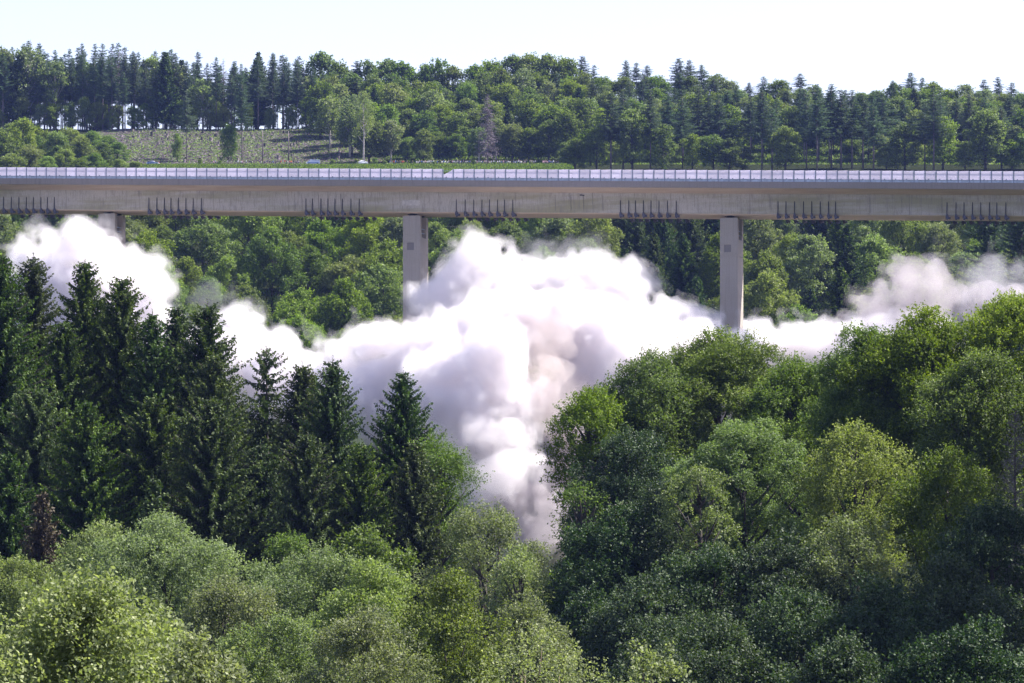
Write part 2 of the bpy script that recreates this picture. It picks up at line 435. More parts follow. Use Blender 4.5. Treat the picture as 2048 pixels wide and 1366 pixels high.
def concrete(name, base, streak=0.4, olive=0.35, warm=(0.30, 0.24, 0.17), warmamt=0.0, boards=False):
    m, nt, out = newmat(name)
    big = noise(nt, 0.12, detail=5, stretch=(0.45, 1, 3.2))
    vst = noise(nt, 1.0, detail=5, rough=.7, stretch=(2.2, 2.2, 0.10))
    fine = noise(nt, 6, detail=3)
    c = ramp(nt, fine, [(0.3, tuple(x*0.88 for x in base)), (0.7, tuple(x*1.1 for x in base))])
    c = mixc(nt, math_(nt, 'MULTIPLY', ramp(nt, big, [(0.42, (0, 0, 0)), (0.62, (1, 1, 1))]), olive), c, tuple(a*b for a, b in zip(base, (0.62, 0.64, 0.42))))
    c = mixc(nt, math_(nt, 'MULTIPLY', ramp(nt, vst, [(0.50, (0, 0, 0)), (0.68, (1, 1, 1))]), streak), c, tuple(x*0.5 for x in base))
    if warmamt:
        w = noise(nt, 0.5, detail=3, stretch=(0.25, 1, 4))
        c = mixc(nt, math_(nt, 'MULTIPLY', ramp(nt, w, [(0.35, (0, 0, 0)), (0.65, (1, 1, 1))]), warmamt), c, warm)
    if boards:
        wv = nt.nodes.new('ShaderNodeTexWave'); wv.inputs['Scale'].default_value = 0.9; wv.inputs['Distortion'].default_value = 0.4
        tcc = nt.nodes.new('ShaderNodeTexCoord'); nt.links.new(tcc.outputs['Object'], wv.inputs['Vector'])
        c = mixc(nt, math_(nt, 'MULTIPLY', ramp(nt, wv.outputs['Fac'], [(0.0, (1, 1, 1)), (0.12, (0, 0, 0))]), 0.25), c, tuple(x*0.5 for x in base))
    if boards:      # construction joints between the cast sections
        sp_ = nt.nodes.new('ShaderNodeSeparateXYZ'); nt.links.new(tcc.outputs['Object'], sp_.inputs[0])
        j = math_(nt, 'LESS_THAN', math_(nt, 'FRACT', math_(nt, 'MULTIPLY', sp_.outputs[0], 1/14.7)), 0.009)
        c = mixc(nt, math_(nt, 'MULTIPLY', j, 0.45), c, tuple(x*0.35 for x in base))
        fine_st = noise(nt, 3.0, detail=4, stretch=(2.0, 2.0, 0.06))
        c = mixc(nt, math_(nt, 'MULTIPLY', ramp(nt, fine_st, [(0.56, (0, 0, 0)), (0.66, (1, 1, 1))]), 0.4), c, tuple(x*0.45 for x in base))
    p = N(nt, 'ShaderNodeBsdfPrincipled', Roughness=0.85); nt.links.new(c, p.inputs['Base Color'])
    b = N(nt, 'ShaderNodeBump', Strength=0.2, Distance=0.05); nt.links.new(fine, b.inputs['Height']); nt.links.new(b.outputs[0], p.inputs['Normal'])
    nt.links.new(p.outputs[0], out.inputs['Surface'])
    return m

C_WEB = concrete('web_concrete', (0.475, 0.42, 0.355), 0.7, 0.85, boards=True)
C_SOF = concrete('soffit_concrete', (0.60, 0.455, 0.36), 0.1, 0.2, (0.72, 0.60, 0.50), 0.6)
C_FAS = concrete('fascia_concrete', (0.285, 0.245, 0.222), 0.35, 0.2)
C_PIER = concrete('pier_concrete', (0.355, 0.31, 0.265), 0.35, 0.12)
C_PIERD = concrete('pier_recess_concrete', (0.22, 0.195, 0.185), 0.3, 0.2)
STEEL = plain('grey_blue_steel', (0.26, 0.29, 0.36), 0.5, 0.3, nscale=4)
DARKST = plain('dark_steel', (0.035, 0.035, 0.045), 0.6, 0.2)
BRACK = plain('bracket_steel', (0.10, 0.095, 0.12), 0.7, 0.2, nscale=5)
ASPH = plain('deck_asphalt', (0.06, 0.06, 0.06), 0.9, nscale=3)
RAILM = plain('guard_rail_zinc', (0.42, 0.47, 0.55), 0.45, 0.4, nscale=2)

def shear(mb):
    mb.v = [(x, y, z + GR*x - BZ) for x, y, z in mb.v]

bridge = empty('bridge', (0, DB, BZ), -TH)
tag(bridge, 'long grey concrete motorway bridge on tall piers crossing the wooded valley', 'bridge')
T0, T1 = -135.0, 130.0
zb = 0.0
g = MB()
WD = 15.4
zFT, zFB = 71.39, 70.23
zWT, zWB, zS = 69.41, 65.73, 65.5
prof_outer = [(0.12, zFB+0.1), (0.12, zFB-0.02), (2.5, zWT), (3.0, zWB), (3.35, zS), (WD-3.35, zS), (WD-3.0, zWB), (WD-2.5, zWT), (WD-0.12, zFB-0.02), (WD-.12, zFB+.55), (0.12, zFB+.55)]
# girder in segments so that each face of the outline keeps its own concrete
nprof = len(prof_outer)
xs = np.linspace(T0, T1, 60)
vs = [(x, y, z) for x in xs for (y, z) in prof_outer]; fs = []; ms = []
for i in range(len(xs)-1):
    for k in range(nprof):
        k2 = (k+1) % nprof
        fs.append((i*nprof+k, (i+1)*nprof+k, (i+1)*nprof+k2, i*nprof+k2))
        ms.append(1 if k in (1, 3, 4, 5, 7) else (2 if k in (9,) else 0))
fs.append(tuple(range(nprof))); ms.append(0)
fs.append(tuple((len(xs)-1)*nprof+k for k in range(nprof))[::-1]); ms.append(0)
g.v = vs; g.f = fs; g.m = ms; shear(g)
g.build('girder', [C_WEB, C_SOF, ASPH], bridge)
for (y0, y1) in ((0.0, 0.32), (WD-0.32, WD)):
    e = MB()
    L = 6.1; x = T0
    while x < T1-1:      # parapet cast in bays with open joints
        e.box(x+0.02, min(x+L, T1)-0.02, y0, y1, zFB, zFT); x += L
    e.box(T0, T1, min(y0, y1)+0.06, max(y0, y1)-0.06, zFB+0.01, zFT-0.03)
    shear(e); e.build('parapet', C_FAS, bridge)

def pier(px_left, broken=False):
    t0 = tpx(px_left, 3.8); wdt = 3.3; t1 = t0+wdt; tm = (t0+t1)/2
    zt = 65.10 + GR*tm - BZ; zbase = -6.0 + 0.0   # local to bridge root (BZ)
    gx = float(G(tm*cT+6*sT, DB-tm*sT+6*cT)) - BZ - 1.5
    root = empty('pier', (t0, 3.8, 0), 0); root.parent = bridge
    dep = 6.3; px2m = dist(tm, 3.8)/F
    m = MB()
    zo = zt-43*px2m                       # foot of the side opening
    j1 = zt-76*px2m; j2 = zt-155*px2m; j3 = zt-235*px2m; j4 = zt-315*px2m
    # recess panel in the front face
    ra, rb = 8.0*px2m*1.02, 22*px2m*1.02-0.0
    rz1, rz0 = zt-54*px2m, zt-69*px2m
    sk_ = 0.22
    # front block (above the opening foot) and rear block
    m.box(0, wdt, sk_, 1.35, zo, zt-0.02); m.box(0, wdt, dep-1.5, dep, zo, zt-0.02)
    m.box(0.12, 0.42, 1.35, dep-1.5, zo, zt-0.9)        # thin far wall of the opening
    m.box(0, wdt, sk_, dep, j1+0.03, zo)
    # front skin around the recess
    m.box(0, ra, 0, sk_, j1+0.03, zt-0.02); m.box(rb, wdt, 0, sk_, j1+0.03, zt-0.02)
    m.box(ra, rb, 0, sk_, rz1, zt-0.02); m.box(ra, rb, 0, sk_, j1+0.03, rz0)
    for a, b in ((j2, j1), (j3, j2), (j4, j3), (gx, j4)):
        m.box(0, wdt, 0, dep, a+0.03, b-0.03)
        m.box(0.07, wdt-0.07, 0.07, dep-0.07, b-0.03, b+0.03)
    sh = m.build('shaft', C_PIER, root)
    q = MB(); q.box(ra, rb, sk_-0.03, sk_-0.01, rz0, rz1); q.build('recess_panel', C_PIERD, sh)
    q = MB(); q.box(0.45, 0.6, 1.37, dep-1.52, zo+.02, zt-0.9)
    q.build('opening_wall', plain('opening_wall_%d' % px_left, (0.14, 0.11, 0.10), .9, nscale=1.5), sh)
    for zz in (zo+0.9, zo+1.7):
        q = MB(); q.box(0.6, wdt-0.3, 1.36, dep-1.51, zz, zz+0.07); q.build('guard_bar', RAILM, sh)
    for (a, b, y0, y1) in ((1.0, 2.3, 0.45, 1.1), (1.3, 2.5, dep-1.2, dep-.4)):
        q = MB(); q.box(a+.15, b-.15, y0+.1, y1-.1, zt-0.02, zt+0.38+GR*0); q.box(a-.2, b+.2, y0, y1, zt+.16, zt+.30); q.box(a, b, y0+.04, y1-.04, zt-0.02, zt+.08)
        q.build('bearing', DARKST, root)
    return root
for i, px in enumerate((197, 806, 1440)):
    p_ = pier(px); p_['label'] = ['concrete pier under the left of the bridge, its foot lost in white dust',
        'middle concrete pier with dust rising across its foot', 'right concrete pier ending behind the green treetops'][i]
    del_ = p_

# external strengthening rods with brackets
RODS = [7.5, 23, 38, 53, 67, 82, 95, 109, 298, 314, 329, 342, 357, 372, 386.5, 403, 612, 625, 642, 656, 670, 685, 702, 718.6,
        913, 930.5, 947.6, 964, 979, 995, 1009, 1025.5, 1241, 1257.6, 1271, 1287, 1302, 1318, 1335, 1352.6,
        1556, 1572, 1589, 1607, 1623.5, 1640.5, 1657, 1671, 1894, 1912, 1928, 1945, 1961.5, 1979, 1993.6, 2011.7]
def rod_mesh():
    m = MB()
    m.tube([(0, -0.30, -0.05), (0.02, -0.16, 3.35)], [0.09, 0.085], 6)
    m.box(-0.12, 0.12, -0.12, 0.2, 3.1, 3.4)
    return m.mesh('strengthening_rod', [DARKST])
def bracket_mesh():
    m = MB()
    m.box(-0.30, 0.34, -0.42, 0.30, -0.85, -0.15); m.box(-0.18, 0.18, -0.5, -.05, -0.15, 0.15)
    m.tube([(-0.05, -0.2, -1.1), (-0.05, -0.2, 0.3)], [0.10, 0.10], 6)
    m.box(0.1, 0.75, -0.25, 0.5, -0.95, -0.5)
    m.box(-0.15, 0.2, -0.35, 0.1, -1.15, -0.85)
    return m.mesh('bracket', [BRACK])
rm, bm_ = rod_mesh(), bracket_mesh()
for k, px in enumerate(RODS):
    t = tpx(px, 2.8)
    r = link('strengthening_rod', rm, bridge, (t, 2.95, zWB+0.05+GR*t-BZ))
    bk = link('bracket', bm_, r); bk.scale = (.8, .8, .8)
    f = link('anchor_block', bm_, bridge, (t+0.25, WD-3.0, zWB+0.0+GR*t-BZ)); f.scale = (.8, -.8, .8)
pt = MB(); t_ = tpx(806, 2.8)
pt.add([(t_-.2, 2.80, 66.9), (t_+3.3, 2.80, 66.9), (t_+3.3, 2.69, 67.9), (t_-.2, 2.69, 67.9), (t_-.2, 2.9, 66.9), (t_+3.3, 2.9, 66.9), (t_+3.3, 2.79, 67.9), (t_-.2, 2.79, 67.9)],
       [(0, 1, 2, 3), (7, 6, 5, 4), (0, 4, 5, 1), (3, 2, 6, 7), (0, 3, 7, 4), (1, 5, 6, 2)])
shear(pt); pt.build('repair_patch', plain('patch_mortar', (0.50, 0.455, 0.41), .9, nscale=2), bridge)
# fine vertical crack lines on the web, added as thin dark tubes
for px in (590, 604, 637, 682, 1110.6, 1142, 1167.5, 1206, 1313, 1740, 1804, 1884):
    t = tpx(px, 2.8); m = MB()
    m.tube([(0, 2.63+.23, 66.1), (0.0, 2.53+.02, 69.0)], [0.035, 0.035], 4); m.v = [(x+t, y, z+GR*t-BZ) for x, y, z in m.v]
    m.build('drip_pipe', C_PIERD, bridge)
g = MB(); t = tpx(1164, 2.8); g.box(-.35, .1, 2.4, 2.6, 68.9, 69.08); g.box(.15, .5, 2.4, 2.6, 68.85, 69.0); g.v = [(x+t, y, z+GR*t-BZ) for x, y, z in g.v]
g.build('camera_box', DARKST, bridge)

# ------------------------------------------------------------------ noise barrier standing on the parapet
def panel_material():
    m, nt, out = newmat('frosted_noise_panel')
    tc = nt.nodes.new('ShaderNodeTexCoord')
    wv = nt.nodes.new('ShaderNodeTexWave'); wv.bands_direction = 'Z'; wv.inputs['Scale'].default_value = 1.3; wv.inputs['Distortion'].default_value = 0.3
    nt.links.new(tc.outputs['Object'], wv.inputs['Vector'])
    oi = nt.nodes.new('ShaderNodeObjectInfo')
    c = ramp(nt, wv.outputs['Fac'], [(0.0, (0.66, 0.62, 0.70)), (0.25, (0.86, 0.82, 0.88)), (1.0, (0.90, 0.86, 0.92))])
    n1 = noise(nt, 1.2, detail=3)
    c = mixc(nt, math_(nt, 'MULTIPLY', n1, 0.2), c, (0.6, 0.58, 0.66))
    hs = nt.nodes.new('ShaderNodeHueSaturation'); nt.links.new(c, hs.inputs['Color'])
    nt.links.new(math_(nt, 'MULTIPLY_ADD', oi.outputs['Random'], 0.14, 0.93), hs.inputs['Value'])
    p = N(nt, 'ShaderNodeBsdfPrincipled', Roughness=0.35); nt.links.new(hs.outputs[0], p.inputs['Base Color'])
    t = nt.nodes.new('ShaderNodeBsdfTranslucent'); nt.links.new(hs.outputs[0], t.inputs['Color'])
    mx = nt.nodes.new('ShaderNodeMixShader'); mx.inputs[0].default_value = 0.55
    nt.links.new(p.outputs[0], mx.inputs[1]); nt.links.new(t.outputs[0], mx.inputs[2])
    nt.links.new(mx.outputs[0], out.inputs['Surface'])
    return m
PAN = panel_material()
barrier = empty('noise_barrier', (0, DB, BZ), -TH)
tag(barrier, 'pale translucent noise barrier with steel posts along the bridge edge', 'noise barrier')
tp = tpx(907, 0.2)
mp = MB(); mp.box(-0.07, 0.07, -0.07, 0.09, 0, 2.12); mp.box(-0.12, 0.12, -0.1, 0.12, 0, 0.1); mp.box(-.1, .1, -.09, -.07, 1.65, 1.78)
post_me = mp.mesh('post', [STEEL])
pn = MB(); pn.box(-1.9, -0.1, -0.012, 0.012, 0.5, 2.12); pan_me = pn.mesh('panel', [PAN])
br = MB()
prof = [(-1.9, 0.5), (-0.1, 0.5), (-0.1, 2.05), (-0.45, 1.85), (-0.5, 1.75), (-1.85, 1.1), (-1.9, 1.0)]
nn = len(prof)
br.add([(x, -0.012, z) for x, z in prof]+[(x, 0.012, z) for x, z in prof], [tuple(range(nn))[::-1], tuple(range(nn, 2*nn))]+[(i, (i+1) % nn, nn+(i+1) % nn, nn+i) for i in range(nn)])
brk_me = br.mesh('broken_panel', [PAN])
low = MB(); low.box(-1.93, -0.07, -0.02, 0.03, 0.12, 0.5); low_me = low.mesh('sill_panel', [RAILM])
stub = MB(); stub.add([(-1.55, -0.03, .52), (-1.25, -0.03, .52), (-1.3, -0.03, .78), (-1.55, .012, .52), (-1.25, .012, .52), (-1.3, .012, .78)], [(0, 1, 2), (5, 4, 3), (0, 3, 4, 1), (1, 4, 5, 2), (2, 5, 3, 0)])
stub_me = stub.mesh('clip', [STEEL])
i0 = int(math.floor((tpx(0, .2)-tp)/2.0)); i1 = int(math.ceil((tpx(2048, .2)-tp)/2.0))
off = MB()
for i in range(i0-14, i1+12):
    t = tp+2.0*i; z = zFT+GR*t-BZ
    if i0 <= i <= i1 and i - i0 < 100:
        link('post', post_me, barrier, (t, 0.2, z))
        pl = link('panel', brk_me if i == 0 else pan_me, barrier, (t, 0.2, z))
        if i == 0: pl['label'] = 'noise panel with its upper left corner broken off'
        link('clip', stub_me, pl)
    else:
        off.box(t-.07, t+.07, .13, .29, z, z+2.12); off.box(t-1.9, t-.1, .188, .212, z+.5, z+2.12, 1)
o = off.build('barrier_bays', [STEEL, PAN], barrier); o['kind'] = 'stuff'
for (za, zb_, ya, yb, nm) in ((0.02, 0.5, 0.17, 0.24, 'sill_panel'), (1.72, 1.79, 0.30, 0.36, 'top_rail'), (0.45, 0.5, 0.06, 0.14, 'bottom_rail')):
    m = MB(); m.box(T0, T1, ya, yb, zFT+za, zFT+zb_); shear(m); m.build(nm, RAILM if nm != 'bottom_rail' else STEEL, barrier)

# ------------------------------------------------------------------ near trees (each grown for its own place)
def near(px, toppx, d, width, kind, gen, leafm, bark, label, cat='tree', name=None, group=None, rz=0.0, sink=0.0, crown='crown', seed=0, **kw):
    x, y, zt = W(px, toppx, d); zg = float(G(x, y)) - sink
    H = max(4.0, zt-zg); Rr = width*d/F/2
    if kind == 'b':
        gn = broadleaf(seed, H, Rr, **kw)
    elif kind == 'c':
        gn = conifer(seed, H, Rr, **kw)
    else:
        gn = twigs_tree(seed, H, Rr, **kw)
    o = make_tree(name or {'b': 'broadleaf_tree', 'c': 'spruce_tree', 't': 'bare_tree'}[kind], gn, LEAF[leafm], bark, (x, y, zg), rz, crown)
    tag(o, label, cat, group)
    return o

BARKM = plain('brown_stems', (0.16, 0.12, 0.085), .85, nscale=5)
SPG = 'spruces on the left slope'
spr = [ # px, top, d, width, label
 (4, 505, 372, 190, 'dark spruce cut off by the left frame edge, in front of the dust'),
 (62, 506, 392, 150, 'spruce with a ragged crooked top, leftmost whole spruce against the white dust'),
 (120, 640, 380, 150, 'lower spruce filling the dip between two taller pointed spruces at far left'),
 (168, 518, 386, 170, 'tall broad spruce standing against the dust below the left pier'),
 (212, 600, 396, 120, 'slim spruce squeezed between two tall spruces just right below the left pier'),
 (252, 548, 384, 150, 'tall spruce with a thin pointed leader, right of the left pier'),
 (300, 620, 380, 140, 'spruce a little shorter than its neighbours, toward the right of the big left clump'),
 (350, 604, 392, 140, 'spruce with a double blunt top near the right end of the big left clump'),
 (408, 600, 382, 165, 'last tall spruce at the right end of the big left clump, beside the dust'),
 (436, 700, 372, 190, 'broad low spruce on the right shoulder of the big left clump'),
 (597, 722, 372, 170, 'slim spruce with a fine pointed top, between the sparse spruce and the bushy one'),
 (628, 738, 384, 110, 'greyish thin spruce top peeping just left of the bushy dark green spruce'),
 (660, 712, 366, 185, 'bushy dark green spruce with long drooping boughs in front of the dust'),
 (795, 735, 372, 235, 'freestanding spruce with layered boughs, rightmost spruce silhouetted on the dust'),
]
for i, (px, top, d, w, lab) in enumerate(spr):
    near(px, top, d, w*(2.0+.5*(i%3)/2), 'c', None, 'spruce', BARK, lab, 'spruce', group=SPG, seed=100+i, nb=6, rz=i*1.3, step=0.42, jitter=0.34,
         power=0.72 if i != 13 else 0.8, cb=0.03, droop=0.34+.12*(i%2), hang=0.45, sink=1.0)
near(540, 690, 376, 190, 'c', None, 'spruce', BARK, 'sparse spruce with bare lower trunk seen against white dust', 'spruce', group=SPG, seed=130, cb=0.45, nb=5,
     dens=0.62, step=0.62, jitter=0.45, power=0.5, hang=0.5, sink=1)
front = [
 (15, 905, 335, 120, 'spruce branches reaching in from the left edge below the tall spruces'),
 (175, 800, 352, 170, 'mid height spruce in front of the tall ones, above the pale rounded alder'),
 (75, 770, 356, 180, 'mid height spruce at far left standing in front of the tall spruces'),
 (300, 790, 355, 180, 'mid height spruce in shade in front of the big left clump'),
 (305, 950, 330, 90, 'small lit spruce just above the pale rounded alder'),
 (430, 790, 352, 210, 'shaded spruce with long boughs under the right end of the left clump'),
 (520, 880, 356, 170, 'shaded spruce low between the left clump and the bushy spruce'),
 (610, 860, 350, 210, 'dark spruce with drooping boughs below the bushy spruce'),
 (730, 880, 352, 190, 'dark spruce low in the gap left of the freestanding spruce'),
 (840, 880, 350, 170, 'spruce standing low in front of the freestanding layered spruce'),
]
for i, (px, top, d, w, lab) in enumerate(front):
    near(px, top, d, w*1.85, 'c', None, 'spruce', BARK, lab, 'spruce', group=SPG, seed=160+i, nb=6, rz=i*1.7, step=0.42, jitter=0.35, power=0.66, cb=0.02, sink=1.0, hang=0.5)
near(85, 985, 328, 130, 'c', None, 'brown', BARK, 'small brown dying spruce low at the left between dark spruces', 'spruce', name='dying_spruce', seed=180, cb=0.05, power=.7, sink=1)

# broadleaf trees, left and centre
BI = dict(leaf=0.17, per=5.6, lps=14, slen=0.8, up=0.35, spread=.08, nl=46, lobe=(.17, .28))
near(876, 862, 362, 140, 'b', None, 'beech', BARK, 'feathery grey green willow close beside the layered spruce', name='willow_tree', seed=201, cb=.1, nl=30, per=7, lps=9, leaf=.18, slen=1.4, up=.7, sink=2, spread=.05)
near(330, 1032, 305, 400, 'b', None, 'birch', BARK, 'wide pale grey green alder with rounded top below the spruces', name='alder_tree', seed=202, cb=.05, **BI)
near(200, 1045, 318, 260, 'b', None, 'birch', BARK, 'pale alder with feathery top left of the widest alder', name='alder_tree', seed=203, cb=.05, **BI)
near(30, 1112, 296, 230, 'b', None, 'birch', BARK, 'grey green alder at the left edge above the yellowish maple', name='alder_tree', seed=204, cb=.05, **BI)
near(580, 1062, 318, 150, 'b', None, 'beech', BARK, 'small flat topped tree in front of the dark spruces', seed=205, cb=.1, leaf=.2, per=6, nl=20, slen=.6)
near(640, 1092, 290, 300, 'b', None, 'birch', BARK, 'large alder with tiered crown at the bottom left of centre', name='alder_tree', seed=206, cb=.05, **BI)
near(445, 1150, 280, 260, 'b', None, 'birch', BARK, 'shaded alder between the wide pale alder and the tiered one', name='alder_tree', seed=207, cb=.05, **BI)
near(735, 1048, 330, 190, 'b', None, 'beech', BARK, 'maple with large light leaves in front of the layered spruce', name='maple_tree', seed=208, cb=.1, leaf=.30, per=4, lps=8, slen=.8, nl=26)
near(975, 1003, 335, 230, 'b', None, 'birch', BARK, 'tall alder at centre with twiggy side boughs against grey dust', name='alder_tree', seed=209, cb=.15, leaf=.19, per=5.5, lps=9, slen=.8, up=.5, nl=46, lobe=(.14, .24), stems=2, top=.7)
near(1040, 1090, 318, 130, 'b', None, 'birch', BARK, 'slender alder right of the tall centre alder, edging the dark gully', name='alder_tree', seed=210, cb=.15, leaf=.19, per=5.5, lps=9, slen=.7, nl=24)
near(740, 1120, 268, 270, 'b', None, 'fresh', BARK, 'bright yellow green tree among the grey green alders at bottom', seed=211, cb=.1, leaf=.19, per=6, nl=36, slen=.5)
near(560, 1230, 250, 300, 'b', None, 'birch', BARK, 'grey green tree with dark gaps at the bottom edge, right of the yellowish maple', seed=212, cb=.1, **BI)
near(730, 1215, 236, 320, 'b', None, 'birch', BARK, 'silvery leaved alder at the bottom edge left of the yellow sapling', name='alder_tree', seed=213, cb=.05, **BI)
near(900, 1140, 262, 220, 'b', None, 'beech', BARK, 'green shaded tree behind the yellow sapling at bottom centre', seed=214, cb=.1, leaf=.2, per=5.5, nl=34, slen=.5)
near(1060, 1180, 272, 190, 'b', None, 'birch', BARK, 'light green alder behind the yellow sapling at the gully edge', name='alder_tree', seed=215, cb=.1, **BI)

# right slope
BE = dict(leaf=0.205, per=4.2, lps=16, slen=1.15, up=0.6, spread=.062, flat=.65, nlk=2.3, maxlobe=1.7)
near(1440, 664, 378, 370, 'b', None, 'beech', BARK, 'huge domed beech whose top meets the foot of the right pier', name='beech_tree', seed=221, cb=.02, nl=84, lobe=(.15, .25), **BE)
near(1300, 705, 372, 260, 'b', None, 'beech', BARK, 'beech forming the left shoulder of the huge domed crown', name='beech_tree', seed=222, cb=.02, nl=50, lobe=(.17, .27), **BE)
near(1185, 772, 366, 170, 'b', None, 'beech', BARK, 'darker beech reaching left over the brown dust', name='beech_tree', seed=223, cb=.05, nl=34, lobe=(.15, .26), **BE)
near(1165, 960, 340, 130, 'b', None, 'beech', BARK, 'dark sparse tree with boughs reaching left into the grey dust', seed=224, cb=.02, nl=26, lobe=(.13, .22), leaf=.22, per=4, lps=8, slen=.9)
near(1590, 715, 368, 230, 'b', None, 'beech', BARK, 'beech right of the domed crown, in the dip with white dust behind', name='beech_tree', seed=225, cb=.02, nl=46, lobe=(.17, .28), **BE)
near(1745, 655, 352, 240, 'b', None, 'beech', BARK, 'dark beech at the left end of the high right hand mass, below the grey puff', name='beech_tree', seed=226, cb=.02, nl=48, lobe=(.17, .28), **BE)
near(1860, 618, 348, 300, 'b', None, 'beech', BARK, 'dark dense beech with sunlit spiky top right of the grey puff', name='beech_tree', seed=227, cb=.02, nl=64, lobe=(.16, .27), **BE)
near(2020, 588, 350, 250, 'b', None, 'fresh', BARK, 'bright topped beech at the upper right frame edge', name='beech_tree', seed=228, cb=.02, nl=52, lobe=(.16, .27), **BE)
near(1960, 700, 330, 260, 'b', None, 'beech', BARK, 'shaded beech below the bright topped one at the right', name='beech_tree', seed=229, cb=.02, nl=50, lobe=(.17, .27), **BE)
near(1490, 838, 322, 290, 'b', None, 'birch', BARK, 'pale silvery green round crowned whitebeam in the middle of the right slope', name='whitebeam_tree', seed=230, cb=.05, leaf=.19, per=7, lps=9, slen=.45, nl=60, lobe=(.15, .24))
near(1400, 930, 312, 150, 'b', None, 'birch', BARK, 'smaller pale green tree on the left flank of the silvery whitebeam', seed=231, cb=.05, leaf=.19, per=7, lps=9, slen=.45, nl=34, lobe=(.16, .25))
near(1715, 842, 318, 220, 'b', None, 'fresh', BARK, 'beech with bright upswept sprays right of the silvery whitebeam', name='beech_tree', seed=232, cb=.05, nl=46, lobe=(.14, .23), leaf=.2, per=4.4, lps=14, slen=1.1, up=.8, spread=.07)
near(1895, 892, 306, 200, 'b', None, 'beech', BARK, 'upright hornbeam with pointed spire top near the right edge', name='hornbeam_tree', seed=233, cb=.05, nl=50, lobe=(.14, .24), leaf=.2, per=4.4, lps=14, slen=1.1, up=.8, spread=.07, top=.55)
near(1705, 1030, 292, 200, 'b', None, 'birch', BARK, 'round sunlit crown in the middle of the shaded lower right slope', seed=234, cb=.05, nl=46, lobe=(.14, .24), leaf=.2, per=4.6, lps=13, slen=.9, up=.7, spread=.08)
near(2030, 822, 300, 150, 't', None, 'dead', BARK, 'purplish bare twiggy tree at the right frame edge', name='bare_tree', crown='branches', seed=235, n=520, up=.55, sub=12, thin=.018)
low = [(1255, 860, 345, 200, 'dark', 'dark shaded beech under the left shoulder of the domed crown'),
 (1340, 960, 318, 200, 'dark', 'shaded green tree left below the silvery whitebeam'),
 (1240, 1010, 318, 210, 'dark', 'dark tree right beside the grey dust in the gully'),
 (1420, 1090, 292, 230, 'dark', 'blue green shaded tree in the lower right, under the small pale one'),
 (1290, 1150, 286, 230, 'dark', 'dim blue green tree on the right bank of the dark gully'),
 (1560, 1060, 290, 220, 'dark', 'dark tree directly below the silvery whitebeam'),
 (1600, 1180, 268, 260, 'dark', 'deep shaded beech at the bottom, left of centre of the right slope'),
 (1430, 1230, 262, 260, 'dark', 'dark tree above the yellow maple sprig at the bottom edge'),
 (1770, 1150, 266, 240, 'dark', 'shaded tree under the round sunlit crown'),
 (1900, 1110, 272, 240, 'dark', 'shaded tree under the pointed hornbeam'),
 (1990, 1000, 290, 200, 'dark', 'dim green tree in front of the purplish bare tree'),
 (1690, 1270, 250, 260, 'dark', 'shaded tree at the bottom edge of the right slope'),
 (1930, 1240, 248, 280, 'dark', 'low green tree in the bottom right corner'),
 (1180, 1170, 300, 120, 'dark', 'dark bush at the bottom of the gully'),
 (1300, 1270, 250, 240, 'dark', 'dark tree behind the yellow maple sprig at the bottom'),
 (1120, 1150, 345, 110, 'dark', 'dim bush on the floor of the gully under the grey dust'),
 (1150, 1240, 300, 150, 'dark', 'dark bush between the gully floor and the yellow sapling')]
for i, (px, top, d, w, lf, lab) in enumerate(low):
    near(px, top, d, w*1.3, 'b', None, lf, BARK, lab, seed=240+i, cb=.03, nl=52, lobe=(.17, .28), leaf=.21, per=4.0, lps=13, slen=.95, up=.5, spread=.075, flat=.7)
# unseen trees added outside the frame so their shade falls across the right slope
for i, (px, top, d, w) in enumerate(((2320, 330, 300, 330), (2350, 250, 280, 340), (2430, 190, 300, 400), (2480, 200, 270, 420))):
    near(px, top, d, w, 'b', None, 'beech', BARK, ['tall beech just outside the right frame edge beside the hornbeam', 'tallest beech on the right bank outside the frame', 'tall beech farther outside the frame behind the tallest one',
      'nearest tall beech on the right bank outside the frame'][i], name='beech_tree', seed=270+i, cb=.02, nl=44, lobe=(.17, .27), leaf=.5, per=1.6, lps=8, slen=1.2)
# foreground maples
near(165, 1148, 122, 560, 'b', None, 'maple', BARKM, 'yellow green sycamore with big bright leaves in the bottom left corner', name='sycamore_tree', seed=260, cb=.02, nl=90, lobe=(.15, .24), leaf=.15, per=9, lps=8, slen=.6, up=.7, spread=.11, wid=.7, maxlobe=1.1, nlk=2.2)
near(400, 1262, 118, 220, 'b', None, 'maple', BARKM, 'lower right bough crown of the bottom left sycamore clump', name='sycamore_tree', seed=261, cb=.02, nl=40, lobe=(.2, .3), leaf=.14, per=10, lps=8, slen=.5, spread=.11, wid=.7, maxlobe=.9, nlk=2.2)
near(1075, 1240, 112, 310, 'b', None, 'maple', BARKM, 'young yellow green maple with thin pale stems at bottom centre', name='young_maple', seed=262, cb=.02, nl=64, lobe=(.1, .2), leaf=.085, per=13, lps=7, slen=.55, up=1.0, spread=.08, wid=.7, stems=4, tw=.45)
near(1300, 1282, 108, 230, 'b', None, 'maple', BARKM, 'yellow maple sprig crown with flat leaf sprays at the bottom edge right of centre', name='young_maple', seed=263, cb=.02, nl=44, lobe=(.13, .24), leaf=.10, per=14, lps=9, slen=.35, up=.9, spread=.08, wid=.8, stems=2, tw=.5)

